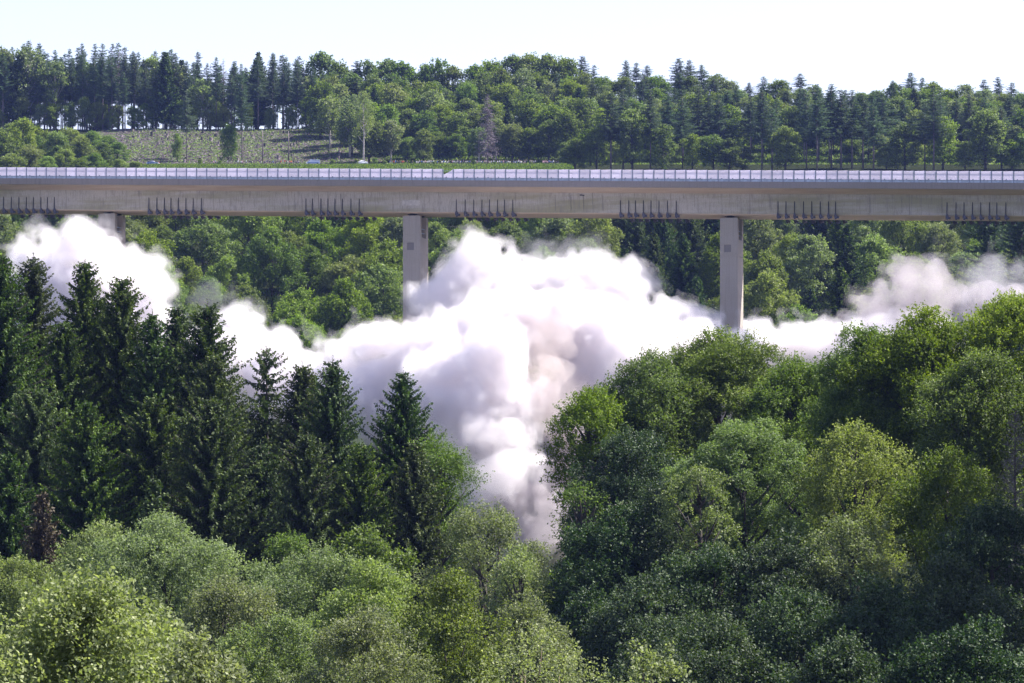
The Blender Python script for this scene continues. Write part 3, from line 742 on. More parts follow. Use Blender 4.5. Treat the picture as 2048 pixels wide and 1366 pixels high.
# ------------------------------------------------------------------ forests across the valley (copies of a few grown trees)
ORD = ['', 'second ', 'third ', 'fourth ', 'fifth ', 'sixth ', 'seventh ', 'eighth ', 'ninth ', 'tenth ', 'eleventh ', 'twelfth ', 'thirteenth ', 'fourteenth ',
       'fifteenth ', 'sixteenth ', 'seventeenth ', 'eighteenth ', 'nineteenth ', 'twentieth ', 'twenty first ', 'twenty second ', 'twenty third ']
XZ = [(100, 'by the left frame edge'), (330, 'near the left pier'), (560, 'right of the left pier'), (760, 'left of the middle pier'),
      (940, 'near the middle pier'), (1150, 'right of the middle pier'), (1360, 'left of the right pier'), (1560, 'near the right pier'),
      (1800, 'right of the right pier'), (9999, 'by the right frame edge')]
def xzone(px):
    for a, b in XZ:
        if px < a: return b
PENDING = []      # (object, px, kind phrase, place phrase)
def label_all():
    gr = {}
    for o, px, what, where in PENDING: gr.setdefault((what, where, xzone(px)), []).append((px, o))
    for (what, where, xz), lst in gr.items():
        lst.sort(key=lambda a: a[0])
        for k, (px, o) in enumerate(lst):
            if len(lst) == 1: o['label'] = '%s %s, %s' % (what, where, xz)
            else: o['label'] = '%s%s %s, %s' % (ORD[k] if k else 'first ', what, where, xz)

rng = np.random.default_rng(77)
PROTO = {}
def proto(key, name, kind, leafm, bark, cnt, H, R, crown='crown', **kw):
    lst = []
    for k in range(cnt):
        sd = kw.pop('seed', 300) ; kw['seed'] = sd
        args = dict(kw); args['seed'] = sd+17*k
        gn = (broadleaf if kind == 'b' else conifer if kind == 'c' else twigs_tree)(args.pop('seed'), H*1.0, R, **args)
        o = make_tree(name, gn, LEAF[leafm], bark, (0, 0, 0), 0, crown); lst.append([o, False])
    PROTO[key] = (lst, H, R)
MID = dict(leaf=.42, per=2.0, lps=8, slen=.8, nl=34, lobe=(.2, .34))
proto('mb', 'broadleaf_tree', 'b', 'beech', BARK, 3, 20, 6.2, seed=300, up=.4, **MID)
proto('mf', 'broadleaf_tree', 'b', 'fresh', BARK, 3, 20, 6.2, seed=330, up=.3, **MID)
proto('mp', 'alder_tree', 'b', 'birch', BARK, 3, 20, 6.0, seed=360, up=.3, **MID)
proto('ms', 'spruce_tree', 'c', 'spruce', BARK, 3, 22, 5.6, seed=390, step=.7, nb=6, needle=.62, cb=.05)
FAR = dict(leaf=.6, per=1.1, lps=7, slen=.9, nl=26, lobe=(.22, .38), spread=.2)
proto('fb', 'beech_tree', 'b', 'beech', BARK, 3, 20, 5.2, seed=420, cb=.15, **FAR)
proto('ff', 'broadleaf_tree', 'b', 'fresh', BARK, 3, 20, 5.2, seed=450, cb=.12, **FAR)
proto('fp', 'birch_tree', 'b', 'birch', BARKP, 3, 20, 4.4, seed=480, cb=.2, **FAR)
proto('fl', 'larch_tree', 'c', 'larch', BARKL, 6, 28, 4.6, seed=510, cb=.42, step=.85, nb=5, dens=.85, needle=.62, jitter=.4, power=.85, droop=.12, tip=.05, hang=.25, wid=.11, trunk_r=.2)
proto('fs', 'spruce_tree', 'c', 'spruce', BARK, 3, 26, 5.2, seed=550, cb=.15, step=.9, nb=6, needle=.85)
proto('fd', 'dead_larch', 't', 'dead', BARKL, 2, 26, 2.6, crown='branches', seed=580, cb=.35, n=150, up=-.1, sub=6, thin=.06)

def place(key, px, d, H=None, toppx=None, wid=1.0, what='tree', where='', cat='tree', group=None, label=None):
    lst, H0, R0 = PROTO[key]
    k = rng.integers(len(lst)); x = (px-1024)*d/F; zg = float(G(x, d))-0.4
    if toppx is not None: H = (HZ-toppx)*d/F-zg
    ent = lst[k]
    if not ent[1]: o = ent[0]; ent[1] = True
    else: o = copy_tree(ent[0])
    s = H/H0
    if key in ('fl', 'fd'): sx = wid*rng.uniform(.85, 1.2)*(0.55+0.45*s)
    elif key in ('fs', 'ms'): sx = wid*rng.uniform(.9, 1.2)*(0.5+0.5*s)*1.1
    else: sx = (0.35+0.65*s)*wid*rng.uniform(.85, 1.2)
    o.location = (x, d, zg); o.rotation_euler = (0, 0, rng.uniform(0, 6.28)); o.scale = (sx, sx, s)
    tag(o, label, cat, group)
    if label is None: PENDING.append((o, px, what, where))
    return o

KN = {'mb': 'dark green broadleaf tree', 'mf': 'bright green broadleaf tree', 'mp': 'pale green alder', 'ms': 'dark spruce',
      'fb': 'dark green beech', 'ff': 'bright green broadleaf tree', 'fp': 'pale birch', 'fl': 'tall thin larch', 'fs': 'dark spruce', 'fd': 'bare grey larch'}
MG = 'trees on the slope below the bridge'
rows = [(768, 'lowest behind the dust'), (806, 'low under the bridge'), (850, 'on the lower slope'),
        (900, 'on the middle slope'), (955, 'on the upper slope'), (1015, 'high under the deck'), (1080, 'topmost under the deck')]
for ri, (d, where) in enumerate(rows):
    px = -70+rng.uniform(0, 60)
    while px < 2110:
        if 440 < px < 580: ks = ['mb', 'mb', 'mf']
        elif 580 <= px < 790: ks = ['mf', 'mf', 'mf', 'mb']
        elif px <= 440: ks = ['mf', 'mp', 'mb', 'mf']
        elif 1200 < px < 1430 and ri >= 2: ks = ['ms', 'ms', 'mb', 'ms']
        elif 1620 < px < 1700 and ri >= 1: ks = ['ms']
        elif px < 1200: ks = ['mf', 'mp', 'mf', 'mb']
        else: ks = ['mb', 'mp', 'mf', 'mf', 'mp']
        k = ks[rng.integers(len(ks))]
        x = (px-1024)*d/F; dd = d+rng.uniform(-14, 14)
        zmax = (HZ-346)*dd/F - float(G(x, dd))
        H = min(rng.uniform(15, 24) if k != 'ms' else rng.uniform(19, 26), zmax)
        if H > 6: place(k, px, dd, H=H, what=KN[k], where=where, group=MG, cat='spruce' if k == 'ms' else 'tree')
        px += rng.uniform(8, 12.5)*F/d*(0.75 if k == 'ms' else 1)
for (px, d, H) in ((1150, 655, 24), (1200, 668, 27), (1255, 650, 26), (1310, 665, 28), (1370, 655, 27), (1235, 690, 26), (1300, 695, 27), (1180, 640, 20), (1340, 640, 26)):  # unseen beeches added behind the domed crown to shade the lower dust
    place('mb', px, d, H=H, what='beech', where='in the gully behind the domed crown', group='beeches on the right bank of the gully')
# rounded bushes above the deck at the left
for (px, top, d) in [(45, 236, 1318), (8, 262, 1300), (112, 262, 1325), (165, 274, 1322), (205, 284, 1330), (60, 288, 1285), (130, 298, 1300),
                     (238, 318, 1345), (22, 306, 1270), (190, 306, 1310), (-30, 250, 1310), (95, 312, 1268), (270, 323, 1352), (162, 316, 1280),
                     (75, 252, 1400), (140, 255, 1420), (185, 262, 1430), (20, 245, 1420), (215, 270, 1400), (110, 275, 1380), (165, 282, 1370), (60, 268, 1380), (235, 284, 1385), (200, 296, 1375)]:
    place('ff' if rng.random() < .75 else 'fb', px, d, toppx=top, wid=1.15, what='rounded sunlit tree', where='above the deck before the clearing', group='rounded trees above the deck at the left')

SKY = np.array([(-60, 95), (0, 95), (60, 84), (100, 92), (200, 90), (240, 82), (300, 105), (340, 100), (400, 95), (440, 118), (520, 105), (580, 115), (650, 112), (700, 128), (760, 118), (820, 132), (900, 126),
                (950, 128), (1020, 108), (1080, 115), (1150, 114), (1200, 120), (1270, 116), (1320, 128), (1360, 110), (1420, 120), (1500, 152), (1550, 126),
                (1610, 128), (1650, 172), (1720, 158), (1790, 142), (1850, 138), (1900, 152), (1960, 142), (2110, 166)], float)
def sky(px): return float(np.interp(px, SKY[:, 0], SKY[:, 1]))
# the ridge at the left: tall bare-stemmed larches with daylight between them
for ri, d in enumerate((1522, 1534, 1546, 1560)):
    px = -50+rng.uniform(0, 20); where = ['front row on the ridge', 'second row on the ridge', 'third row on the ridge', 'back row on the ridge'][ri]
    while px < 660:
        left = px < 330
        k = 'fl' if rng.random() < (.9 if left else .72) else ('fs' if rng.random() < .35 else 'fp')
        if k == 'fl' and rng.random() < .08: k = 'fd'
        t = sky(px)+rng.uniform(-6, 34)*(1 if rng.random() < .7 else 1.7)
        if px > 330 and k == 'fp': t += 35
        place(k, px, d+rng.uniform(-4, 4), toppx=t, wid=1.05, what=KN[k], where=where, group='trees on the ridge skyline', cat='larch' if k in ('fl', 'fd') else 'tree')
        px += rng.uniform(12, 24) if left else rng.uniform(17, 34)
for ri, d in enumerate((1519, 1538)):
    px = -40
    while px < 650:
        place('ff', px, d, H=rng.uniform(7, 14), wid=.8, what='young tree', where='under the ridge larches' if ri == 0 else 'deep under the ridge larches', group='young trees under the larches')
        px += rng.uniform(24, 48)
# the wood right of the clearing
wrows = [(1350, 'at the lane edge'), (1420, 'at the front of the wood'), (1440, 'second row of the wood'), (1463, 'in the middle of the wood'), (1488, 'fourth row of the wood'),
         (1514, 'near the top of the wood'), (1540, 'on the wood skyline')]
for ri, (d, where) in enumerate(wrows):
    ri -= 1
    px = 1150 if ri < 0 else (700 if ri < 3 else 640)+rng.uniform(0, 30)+(0 if ri else 30)
    while px < 2110:
        f = max(0, ri)/5.0
        mixed = px > 1180
        if ri == 5: k = rng.choice(['fl', 'fl', 'fb', 'fp', 'fl', 'fb', 'fl'] if mixed else ['fl', 'fb', 'fp', 'fb', 'fb'])
        elif ri == 4: k = rng.choice(['fl', 'fb', 'fb', 'fp', 'fb'])
        elif ri <= 0: k = rng.choice(['fl', 'fl', 'fb', 'ff', 'fl'] if mixed else ['fb', 'ff', 'fp', 'fb'])
        else: k = rng.choice(['fb', 'fb', 'fl', 'fp', 'fs', 'fl', 'fb'] if mixed else ['fb', 'fb', 'ff', 'fs', 'fp', 'fb', 'fb'])
        st = sky(px)+(28 if k in ('fb', 'ff', 'fp') and mixed else 8)
        t = (230*(1-f)+st*f) + rng.uniform(-14, 14)*(1.4-f)
        if ri == 5: t = st - (0 if mixed else 12) + rng.uniform(-8, 10)
        if k == 'fl' and ri < 3: t = min(t, 195+rng.uniform(-25, 15))
        if ri == 0 and k != 'fl': t = rng.uniform(205, 275)
        if ri < 0: t = rng.uniform(165, 215) if k == 'fl' else rng.uniform(215, 300)
        place(k, px, d+rng.uniform(-7, 7), toppx=t, wid=1.45 if k == 'fl' else 1.15, what=KN[k], where=where, group='trees of the wood beyond the deck', cat='larch' if k == 'fl' else 'spruce' if k == 'fs' else 'tree')
        px += rng.uniform(28, 47)*(0.66 if k == 'fl' else 1.0)*(0.95 if ri < 0 else 1)
# single trees between clearing and lane
def dist_for(py, lo=1395.0, hi=1520.0, px=400):
    for d in np.arange(lo, hi, 1.0):
        if HZ-float(G((px-1024)*d/F, d))*F/d <= py: return d
    return hi
place('fl', 373, 1425, toppx=178, wid=.8, label='lone larch stem standing on the clearing above the parked blue silver car', cat='larch', group=None)
place('fl', 484, 1408, toppx=150, wid=.8, label='tall lone larch at the foot of the clearing, left of the crowd', cat='larch')
place('fb', 456, 1409, toppx=248, wid=.85, label='small dark leafy tree on the clearing beside a tall larch stem', cat='tree')
place('ff', 355, 1418, toppx=266, wid=.6, label='thin young tree on the clearing left of a lone larch stem', cat='tree')
place('fp', 700, 1430, toppx=205, wid=1.0, label='pale birch behind the bare stemmed tree at the right end of the clearing', cat='birch')
place('fp', 660, 1450, toppx=190, wid=1.0, label='pale birch at the corner where clearing meets the wood', cat='birch')
for (px, base, top) in ((525, 322, 262), (577, 322, 262), (343, 306, 297), (262, 292, 282), (335, 300, 294), (184, 281, 274)):
    d = dist_for(base, px=px); x = (px-1024)*d/F; zg = float(G(x, d)); h = (HZ-top)*d/F-zg
    m = MB(); m.tube([(0, 0, -.4), (.05, 0, h*.5), (-.05, 0, h)], [.28, .22, .14], 6)
    for j in range(6): 
        a = j*2.1; z = h*(.4+.1*j); m.tube([(0, 0, z), (math.cos(a)*.6, math.sin(a)*.6, z+.1)], [.05, .02], 4)
    o = m.build('broken_pole_tree', [BARKL], None, (x, d, zg), smooth=True)
    tag(o, None, 'trunk', 'standing dead trunks on the clearing'); PENDING.append((o, px, 'tall bare broken trunk' if h > 5 else 'short broken trunk', 'on the clearing'))
# pale tall tree with bare stem, and the grey dead spruce, both in front of the wood
x, y, zt = W(727, 182, 1400); zg = float(G(x, y)); H = zt-zg
o = make_tree('bare_stemmed_tree', broadleaf(610, H, 4.2, cb=.42, nl=22, leaf=.42, per=1.6, lps=6, slen=1.1, up=-.1, depth=4, asp=1.6, trunk_r=.28), LEAF['birch'], BARKP, (x, y, zg))
tag(o, 'pale bare stemmed tree with wispy hanging crown above the broken barrier panel', 'tree')
x, y, zt = W(975, 188, 1398); zg = float(G(x, y)); H = zt-zg
o = make_tree('dead_spruce', twigs_tree(611, H, 5.0, cb=.12, n=420, r0=.24, up=-.15, sub=9, thin=.06), LEAF['dead'], BARKL, (x, y, zg), crown='branches')
tag(o, 'purplish grey dead spruce standing alone in front of the green wood', 'dead tree')
# larches at the right under the deck end
for px, top, d in ((1978, 445, 800), (2044, 450, 780)):
    xx, yy, zt = W(px, top-190, d); zg = float(G(xx, yy)); H = min(zt, (HZ-342)*d/F)-zg
    o = make_tree('larch_tree', conifer(620+px, H, 6.5, cb=.2, step=.9, nb=5, dens=.8, needle=.6, jitter=.4, power=.4, droop=.15, hang=.3), LEAF['larch'], BARKL, (xx, yy, zg))
    tag(o, 'wide armed larch below the deck near the right edge, thin dust before it' if px < 2000 else 'wide armed larch cut by the right frame edge below the deck', 'larch')
# drop grown trees that found no place
for key, (lst, _, _) in PROTO.items():
    for o, used in lst:
        if not used:
            for c in list(o.children): bpy.data.objects.remove(c)
            bpy.data.objects.remove(o)
label_all()

# ------------------------------------------------------------------ dust cloud: closed hulls from a field of puffs
def lattice_noise(P0, shape, h, scale, rng):
    """smooth value noise on a regular grid, computed axis by axis"""
    n = [int(math.ceil(s*h/scale))+4 for s in shape]
    L = rng.random(n).astype(np.float32)
    out = L
    for ax in range(3):
        c = (P0[ax] % scale + np.arange(shape[ax])*h)/scale
        i = np.floor(c).astype(int); f = (c-i); f = f*f*f*(f*(f*6-15)+10)
        shp = [1, 1, 1]; shp[ax] = len(f); f = f.reshape(shp).astype(np.float32)
        out = np.take(out, i, ax)*(1-f) + np.take(out, i+1, ax)*f
    return out

def surface_nets(Fd, org, h):
    Fd = Fd.copy()
    for ax in range(3):
        sl = [slice(None)]*3; sl[ax] = 0; Fd[tuple(sl)] = 9; sl[ax] = -1; Fd[tuple(sl)] = 9
    ins = Fd < 0
    c = sum(ins[a:ins.shape[0]-1+a, b:ins.shape[1]-1+b, d:ins.shape[2]-1+d].astype(np.int8) for a in (0, 1) for b in (0, 1) for d in (0, 1))
    cells = np.argwhere((c > 0) & (c < 8))
    vid = np.full(c.shape, -1, np.int32); vid[tuple(cells.T)] = np.arange(len(cells))
    acc = np.zeros((len(cells), 3)); cnt = np.zeros(len(cells))
    corners = [(a, b, d) for a in (0, 1) for b in (0, 1) for d in (0, 1)]
    for A in corners:
        for B in corners:
            if A < B and sum(abs(p-q) for p, q in zip(A, B)) == 1:
                fa = Fd[tuple((cells+A).T)]; fb = Fd[tuple((cells+B).T)]
                cr = (fa < 0) != (fb < 0)
                t = np.where(cr, fa/np.where(cr, fa-fb, 1), 0)
                acc += np.where(cr[:, None], np.array(A)+(np.array(B)-np.array(A))*t[:, None], 0); cnt += cr
    V = (cells+acc/cnt[:, None])*h+org
    quads = []
    for ax in range(3):
        o1, o2 = (ax+1) % 3, (ax+2) % 3
        a = np.moveaxis(ins, ax, 0); s0, s1 = a[:-1], a[1:]
        e = np.argwhere(s0 != s1); pos = s0[tuple(e.T)]
        idx = np.zeros_like(e); idx[:, ax] = e[:, 0]
        rest = [k for k in range(3) if k != ax]
        idx[:, rest[0]] = e[:, 1]; idx[:, rest[1]] = e[:, 2]
        d1 = np.zeros(3, int); d1[o1] = 1; d2 = np.zeros(3, int); d2[o2] = 1
        q = np.stack([vid[tuple((idx-d1-d2).T)], vid[tuple((idx-d2).T)], vid[tuple(idx.T)], vid[tuple((idx-d1).T)]], 1)
        q[~pos] = q[~pos][:, ::-1]
        quads.append(q)
    return V, np.concatenate(quads)

def dust_field(puffs, seed, h, kids=11, k=0.7, amp=(1.5, 0.95, 0.55), scl=(5.8, 2.7, 1.35), kidr=(.25, .5), shrink=0.6):
    """puffs: (px, py, radius px, distance) in photo units, turned into metres where they hang"""
    rng = np.random.default_rng(seed); sp = []
    for (px, py, r, d) in puffs:
        c = np.array(W(px, py, d)); R = r*d/F
        sp.append((c, R))
        for j in range(kids):
            dd = rng.normal(size=3); dd /= np.linalg.norm(dd); kr = R*rng.uniform(*kidr)
            sp.append((c+dd*(R-kr*rng.uniform(.65, 1.1)), kr))
    lo = np.min([c-R for c, R in sp], 0)-4.0; hi = np.max([c+R for c, R in sp], 0)+4.0
    shape = np.ceil((hi-lo)/h).astype(int)+1
    acc = np.full(shape, 1e-12, np.float32)
    for c, R in sp:
        m = R+4.5
        a = np.maximum(0, np.floor((c-m-lo)/h).astype(int)); b = np.minimum(shape, np.ceil((c+m-lo)/h).astype(int)+1)
        g_ = [lo[i]+np.arange(a[i], b[i])*h-c[i] for i in range(3)]
        D = np.sqrt(g_[0][:, None, None]**2+g_[1][None, :, None]**2+g_[2][None, None, :]**2)-R
        acc[a[0]:b[0], a[1]:b[1], a[2]:b[2]] += np.exp(-np.clip(D, -30, 12)*k/0.5).astype(np.float32)
    Fd = -np.log(acc)*0.5/k + shrink
    F0 = Fd.copy()
    for A, s in zip(amp, scl):
        nn = lattice_noise(lo, tuple(shape), h, s, rng)
        Fd -= A*(np.abs(2*nn-1)*1.6-0.5)
    Fd = np.maximum(Fd, F0-2.0)
    rag = lattice_noise(lo, tuple(shape), h, 2.2, rng)+0.5*lattice_noise(lo, tuple(shape), h, 1.1, rng)-0.75
    return Fd.astype(np.float32), rag, lo

def dustmat(name, dens, col, aniso=0.2):
    m, nt, out = newmat(name)
    v = nt.nodes.new('ShaderNodeVolumePrincipled')
    v.inputs['Color'].default_value = (*col, 1); v.inputs['Density'].default_value = dens
    v.inputs['Anisotropy'].default_value = aniso
    nt.links.new(v.outputs[0], out.inputs['Volume'])
    return m

left = [(60, 505, 36, 728), (105, 500, 34, 727), (168, 488, 40, 724), (222, 516, 44, 724), (276, 545, 42, 725), (306, 582, 38, 726), (200, 575, 75, 722), (105, 575, 75, 724),
        (298, 640, 56, 726), (240, 660, 80, 724), (110, 660, 80, 724), (40, 600, 50, 726)]
low = [(474, 648, 34, 724), (512, 676, 34, 722), (430, 700, 60, 722), (475, 735, 65, 720), (572, 708, 44, 718), (622, 738, 36, 716), (545, 770, 70, 718),
       (684, 716, 38, 712), (740, 694, 44, 708), (786, 692, 44, 706), (645, 810, 80, 712), (740, 795, 85, 706), (845, 745, 80, 704)]
main = [(838, 694, 44, 710), (884, 606, 50, 712), (924, 546, 44, 712), (958, 512, 36, 712), (950, 496, 24, 712), (1002, 572, 66, 712), (1064, 560, 45, 712), (1128, 562, 50, 711),
        (1190, 548, 48, 710), (1244, 580, 50, 709), (1275, 600, 30, 709), (1262, 618, 44, 708), (1330, 630, 34, 708), (1386, 634, 26, 710), (1424, 656, 26, 712), (1300, 664, 58, 706), (1380, 690, 52, 708),
        (1230, 690, 76, 704), (1130, 655, 85, 704), (1040, 655, 85, 704), (960, 660, 80, 704), (900, 690, 66, 704), (1300, 745, 60, 704), (1200, 775, 60, 704), (1145, 800, 50, 706), (1470, 700, 40, 716)]
lobe = [(870, 770, 78, 692), (940, 800, 58, 688), (880, 858, 80, 690), (968, 868, 44, 684), (1022, 862, 38, 684), (1042, 905, 36, 684), (985, 945, 56, 682), (1000, 1010, 54, 682),
        (905, 920, 60, 688), (1085, 1062, 46, 676), (1122, 1035, 28, 674), (1050, 990, 44, 680), (1000, 700, 60, 690), (950, 730, 60, 690), (1030, 1080, 50, 684), (1015, 785, 48, 692), (1040, 830, 40, 690), (985, 775, 50, 692), (930, 870, 70, 690), (900, 930, 60, 690), (1080, 800, 46, 700), (1090, 860, 40, 700), (1000, 900, 60, 690), (960, 980, 60, 690), (1050, 940, 45, 688), (1045, 1040, 50, 686), (1080, 1010, 45, 686), (830, 850, 70, 692)]
right = [(1500, 666, 26, 722), (1476, 694, 36, 722), (1592, 684, 42, 724), (1622, 696, 46, 722), (1664, 692, 40, 722), (1720, 706, 44, 720), (1764, 690, 38, 722), (1690, 745, 60, 722), (1715, 680, 34, 722), (1770, 662, 34, 722), (1545, 690, 38, 722),
         (1545, 705, 40, 724), (1850, 700, 60, 724)]
grey = [(1820, 572, 52, 730), (1768, 600, 40, 732), (1866, 562, 40, 730), (1742, 625, 34, 734), (1850, 632, 54, 730), (1715, 668, 40, 730), (1960, 605, 40, 736), (2010, 600, 44, 738), (1775, 650, 44, 730), (1905, 606, 38, 732), (1800, 655, 60, 732), (1940, 620, 30, 734)]
thin = [(1060, 508, 42, 724), (1110, 512, 38, 726), (1160, 512, 30, 726), (1940, 590, 44, 738), (1985, 560, 56, 742), (2030, 590, 50, 742), (430, 585, 26, 735), (405, 610, 24, 735), (1950, 640, 40, 738), (1870, 530, 30, 740)]
brown = [(1095, 690, 62, 684), (1095, 770, 62, 680), (1130, 610, 46, 690), (1060, 640, 40, 688), (1180, 790, 46, 684), (1110, 830, 50, 678)]
dirt = [(1130, 890, 50, 676), (1112, 950, 44, 674), (1160, 1000, 50, 676), (1180, 900, 46, 680), (1150, 1080, 46, 676), (1200, 1010, 50, 684)]

dust = empty('dust_cloud', W(1050, 900, 700)); tag(dust, 'billowing white dust cloud rising under the bridge after a blast', 'dust cloud', kind='stuff')
dl = Vector(dust.location)
def shells(puffs, seed, h, mats, **kw):
    """nested closed hulls of one field: the dust thins out towards its edge"""
    Fd, rag, lo = dust_field(puffs, seed, h, **kw)
    for name, grow, rg, mat in mats:
        V, Q = surface_nets(np.maximum(Fd-grow-rg*rag, Fd-grow-1.7), lo, h)
        link(name, mesh_np(name, V-np.array(dl), Q, smooth=True, mats=[mat]), dust)
WH = (0.948, 0.929, 0.938)
def mv(l, dd): return [(a, b, c, d+dd) for a, b, c, d in l]
deep = [p for p in lobe if p[1] > 980]; mid_ = [p for p in lobe if 800 < p[1] <= 980]; lobe = [p for p in lobe if p[1] <= 800]
allp = mv(left, -10)+mv(low, -18)+[(a, b_, c, d-9-(0 if b_ < 620 else min(10, (b_-620)/8))) for a, b_, c, d in main]+mv(lobe, -19)+mv(right, 6)
shells(allp, 5, 0.5, [('dense_dust', -0.7, 0.0, dustmat('dense_dust', 0.30, WH)), ('billow_dust', 0.0, 0.8, dustmat('billow_dust', 0.13, WH)),
                      ('edge_dust', 0.6, 2.2, dustmat('edge_dust', 0.08, WH)), ('wisp_dust', 1.0, 4.5, dustmat('wisp_dust', 0.04, WH))])
shells(mv(mid_, -17), 12, 0.55, [('middle_dust', 0, 0.6, dustmat('middle_dust', 0.13, (0.925, 0.90, 0.905))), ('middle_wisp', .9, 3.5, dustmat('middle_wisp', 0.06, (0.925, 0.90, 0.905)))], amp=(2.0, 1.2, .5))  # lower puffs coloured a little darker, standing in for shade on them
shells(mv(deep, -10), 11, 0.6, [('gully_dust', 0, 0.6, dustmat('gully_dust', 0.10, (0.66, 0.61, 0.63))), ('gully_wisp', .9, 3, dustmat('gully_wisp', 0.04, (0.70, 0.66, 0.69)))], amp=(2.0, 1.2, .5))  # brownish ground dust; the shade of the trees is put into its colour
shells(mv(grey, 4), 7, 0.7, [('grey_dust', 0, 0.5, dustmat('grey_dust', 0.10, (0.78, 0.73, 0.75))), ('grey_wisp', .9, 3, dustmat('grey_wisp', 0.03, (0.75, 0.70, 0.72)))], amp=(2.0, 1.2, .5))  # greyer dust, its weaker sunlight also put into the colour
shells(thin, 8, 0.8, [('thin_dust', -.3, 3.0, dustmat('thin_dust', 0.02, (0.86, 0.85, 0.88))), ('thin_wisp', .6, 5.0, dustmat('thin_wisp', 0.012, (0.86, 0.85, 0.88)))], amp=(2.5, 1.4, .5))
shells(mv(brown, -2), 9, 0.7, [('brown_dust', 0, 1.5, dustmat('brown_dust', 0.10, (0.88, 0.81, 0.775)))], amp=(1.6, .8, .4))
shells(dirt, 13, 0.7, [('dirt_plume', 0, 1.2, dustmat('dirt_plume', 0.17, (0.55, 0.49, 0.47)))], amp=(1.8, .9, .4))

# ------------------------------------------------------------------ spectators, cars, stumps and verge on the far lane
SKIN = plain('skin', (0.42, 0.27, 0.20), .6)
HAIRS = [plain('brown_hair', (0.06, 0.04, 0.025), .7), plain('fair_hair', (0.30, 0.22, 0.12), .7)]
CLO = {'white': (0.75, 0.75, 0.76), 'red': (0.55, 0.05, 0.035), 'navy': (0.03, 0.04, 0.09), 'black': (0.02, 0.02, 0.022), 'pale pink': (0.6, 0.38, 0.42),
       'light grey': (0.42, 0.42, 0.45), 'blue': (0.08, 0.16, 0.38), 'orange': (0.65, 0.20, 0.04)}
CLM = {k: plain(k.replace(' ', '_')+'_cloth', v, .85) for k, v in CLO.items()}
TRM = [plain('dark_trousers', (0.03, 0.035, 0.06), .85), plain('beige_trousers', (0.30, 0.25, 0.19), .85)]
def person_mesh(pose):
    J = [(0, 0, .95), (0, 0, 1.2), (0, .02, 1.42), (0, .01, 1.52), (0, .03, 1.64), (0, .02, 1.74)]
    E = [(0, 1), (1, 2), (2, 3), (3, 4), (4, 5)]; Rr = [.145, .14, .13, .06, .10, .07]
    for s in (-1, 1):
        b = len(J)
        J += [(s*.10, 0, .86), (s*.11, -.01*pose, .48), (s*.12, .02, .08), (s*.13, -.12, .04)]
        Rr += [.10, .07, .05, .045]; E += [(0, b), (b, b+1), (b+1, b+2), (b+2, b+3)]
        b = len(J)
        if pose == 1 and s == 1: A = [(s*.19, 0, 1.40), (s*.28, -.12, 1.20), (s*.16, -.26, 1.42), (s*.12, -.24, 1.56)]     # hand up to the brow
        elif pose == 2: A = [(s*.19, 0, 1.40), (s*.30, -.06, 1.18), (s*.16, -.30, 1.30), (s*.06, -.33, 1.38)]               # both hands hold something up
        else: A = [(s*.19, 0, 1.40), (s*.25, .03, 1.14), (s*.26, -.05, .90), (s*.25, -.07, .80)]
        J += A; Rr += [.065, .05, .038, .04]; E += [(2, b), (b, b+1), (b+1, b+2), (b+2, b+3)]
    me = bpy.data.meshes.new('person_rig'); me.from_pydata(J, E, [])
    ob = bpy.data.objects.new('person_rig', me); COL.objects.link(ob)
    ob.modifiers.new('s', 'SKIN')
    sv_ = me.skin_vertices[0].data if me.skin_vertices else None
    if sv_ is None:
        bm = __import__('bmesh').new(); bm.from_mesh(me); bm.verts.layers.skin.verify(); bm.to_mesh(me); bm.free(); sv_ = me.skin_vertices[0].data
    for i, r in enumerate(Rr): sv_[i].radius = (r, r*.8); sv_[i].use_root = (i == 0)
    ob.modifiers.new('d', 'SUBSURF').levels = 1
    dg = bpy.context.evaluated_depsgraph_get(); dg.update()
    out = bpy.data.meshes.new_from_object(ob.evaluated_get(dg)); out.name = 'person'
    bpy.data.objects.remove(ob)
    out.materials.clear()
    for m in (SKIN, CLM['white'], TRM[0]): out.materials.append(m)
    for p in out.polygons:
        c = p.center; arm = abs(c.x) > .17
        if c.z > 1.49 and abs(c.x) < .1 and c.y > -.15: p.material_index = 0
        elif c.z < .98 and not arm: p.material_index = 2
        elif (pose == 0 and arm and c.z < 1.1) or (c.y < -.14 and c.z > 1.2): p.material_index = 0
        else: p.material_index = 1
        p.use_smooth = True
    return out
pm = [person_mesh(k) for k in (0, 1, 2)]
hb = MB()
for zr, rr in ((1.70, .118), (1.76, .112), (1.81, .07)):
    pass
hb.tube([(0, .05, 1.58), (0, .045, 1.68), (0, .035, 1.78), (0, .03, 1.83)], [.095, .125, .10, .03], 8)
hair_me = [hb.mesh('hair', [h]) for h in HAIRS]
prng = np.random.default_rng(5)
PEOPLE = [(372.7, 'black', 0)]
for px in (427, 431, 434.5, 455, 476, 482, 485, 488, 492.5, 503, 508): PEOPLE.append((px, prng.choice(['navy', 'black', 'white', 'pale pink', 'light grey']), 0))
for px in np.arange(519, 549, 3.4): PEOPLE.append((px, prng.choice(['navy', 'black', 'light grey', 'blue']), 0))
for px, c in ((551, 'black'), (555, 'navy'), (562, 'red'), (566, 'light grey'), (569.5, 'red'), (573, 'black'), (580, 'red'), (583, 'orange'), (588, 'black'), (592, 'navy'), (597, 'light grey'), (606, 'navy'), (660, 'black'), (664, 'navy')): PEOPLE.append((px, c, 0))
for px, c in ((768, 'navy'), (780, 'blue'), (784, 'navy'), (787.5, 'red'), (791, 'blue'), (795, 'navy'), (800, 'navy'), (804.5, 'red'), (807.5, 'orange'), (814, 'navy'), (825, 'black')): PEOPLE.append((px, c, 0))
px = 833
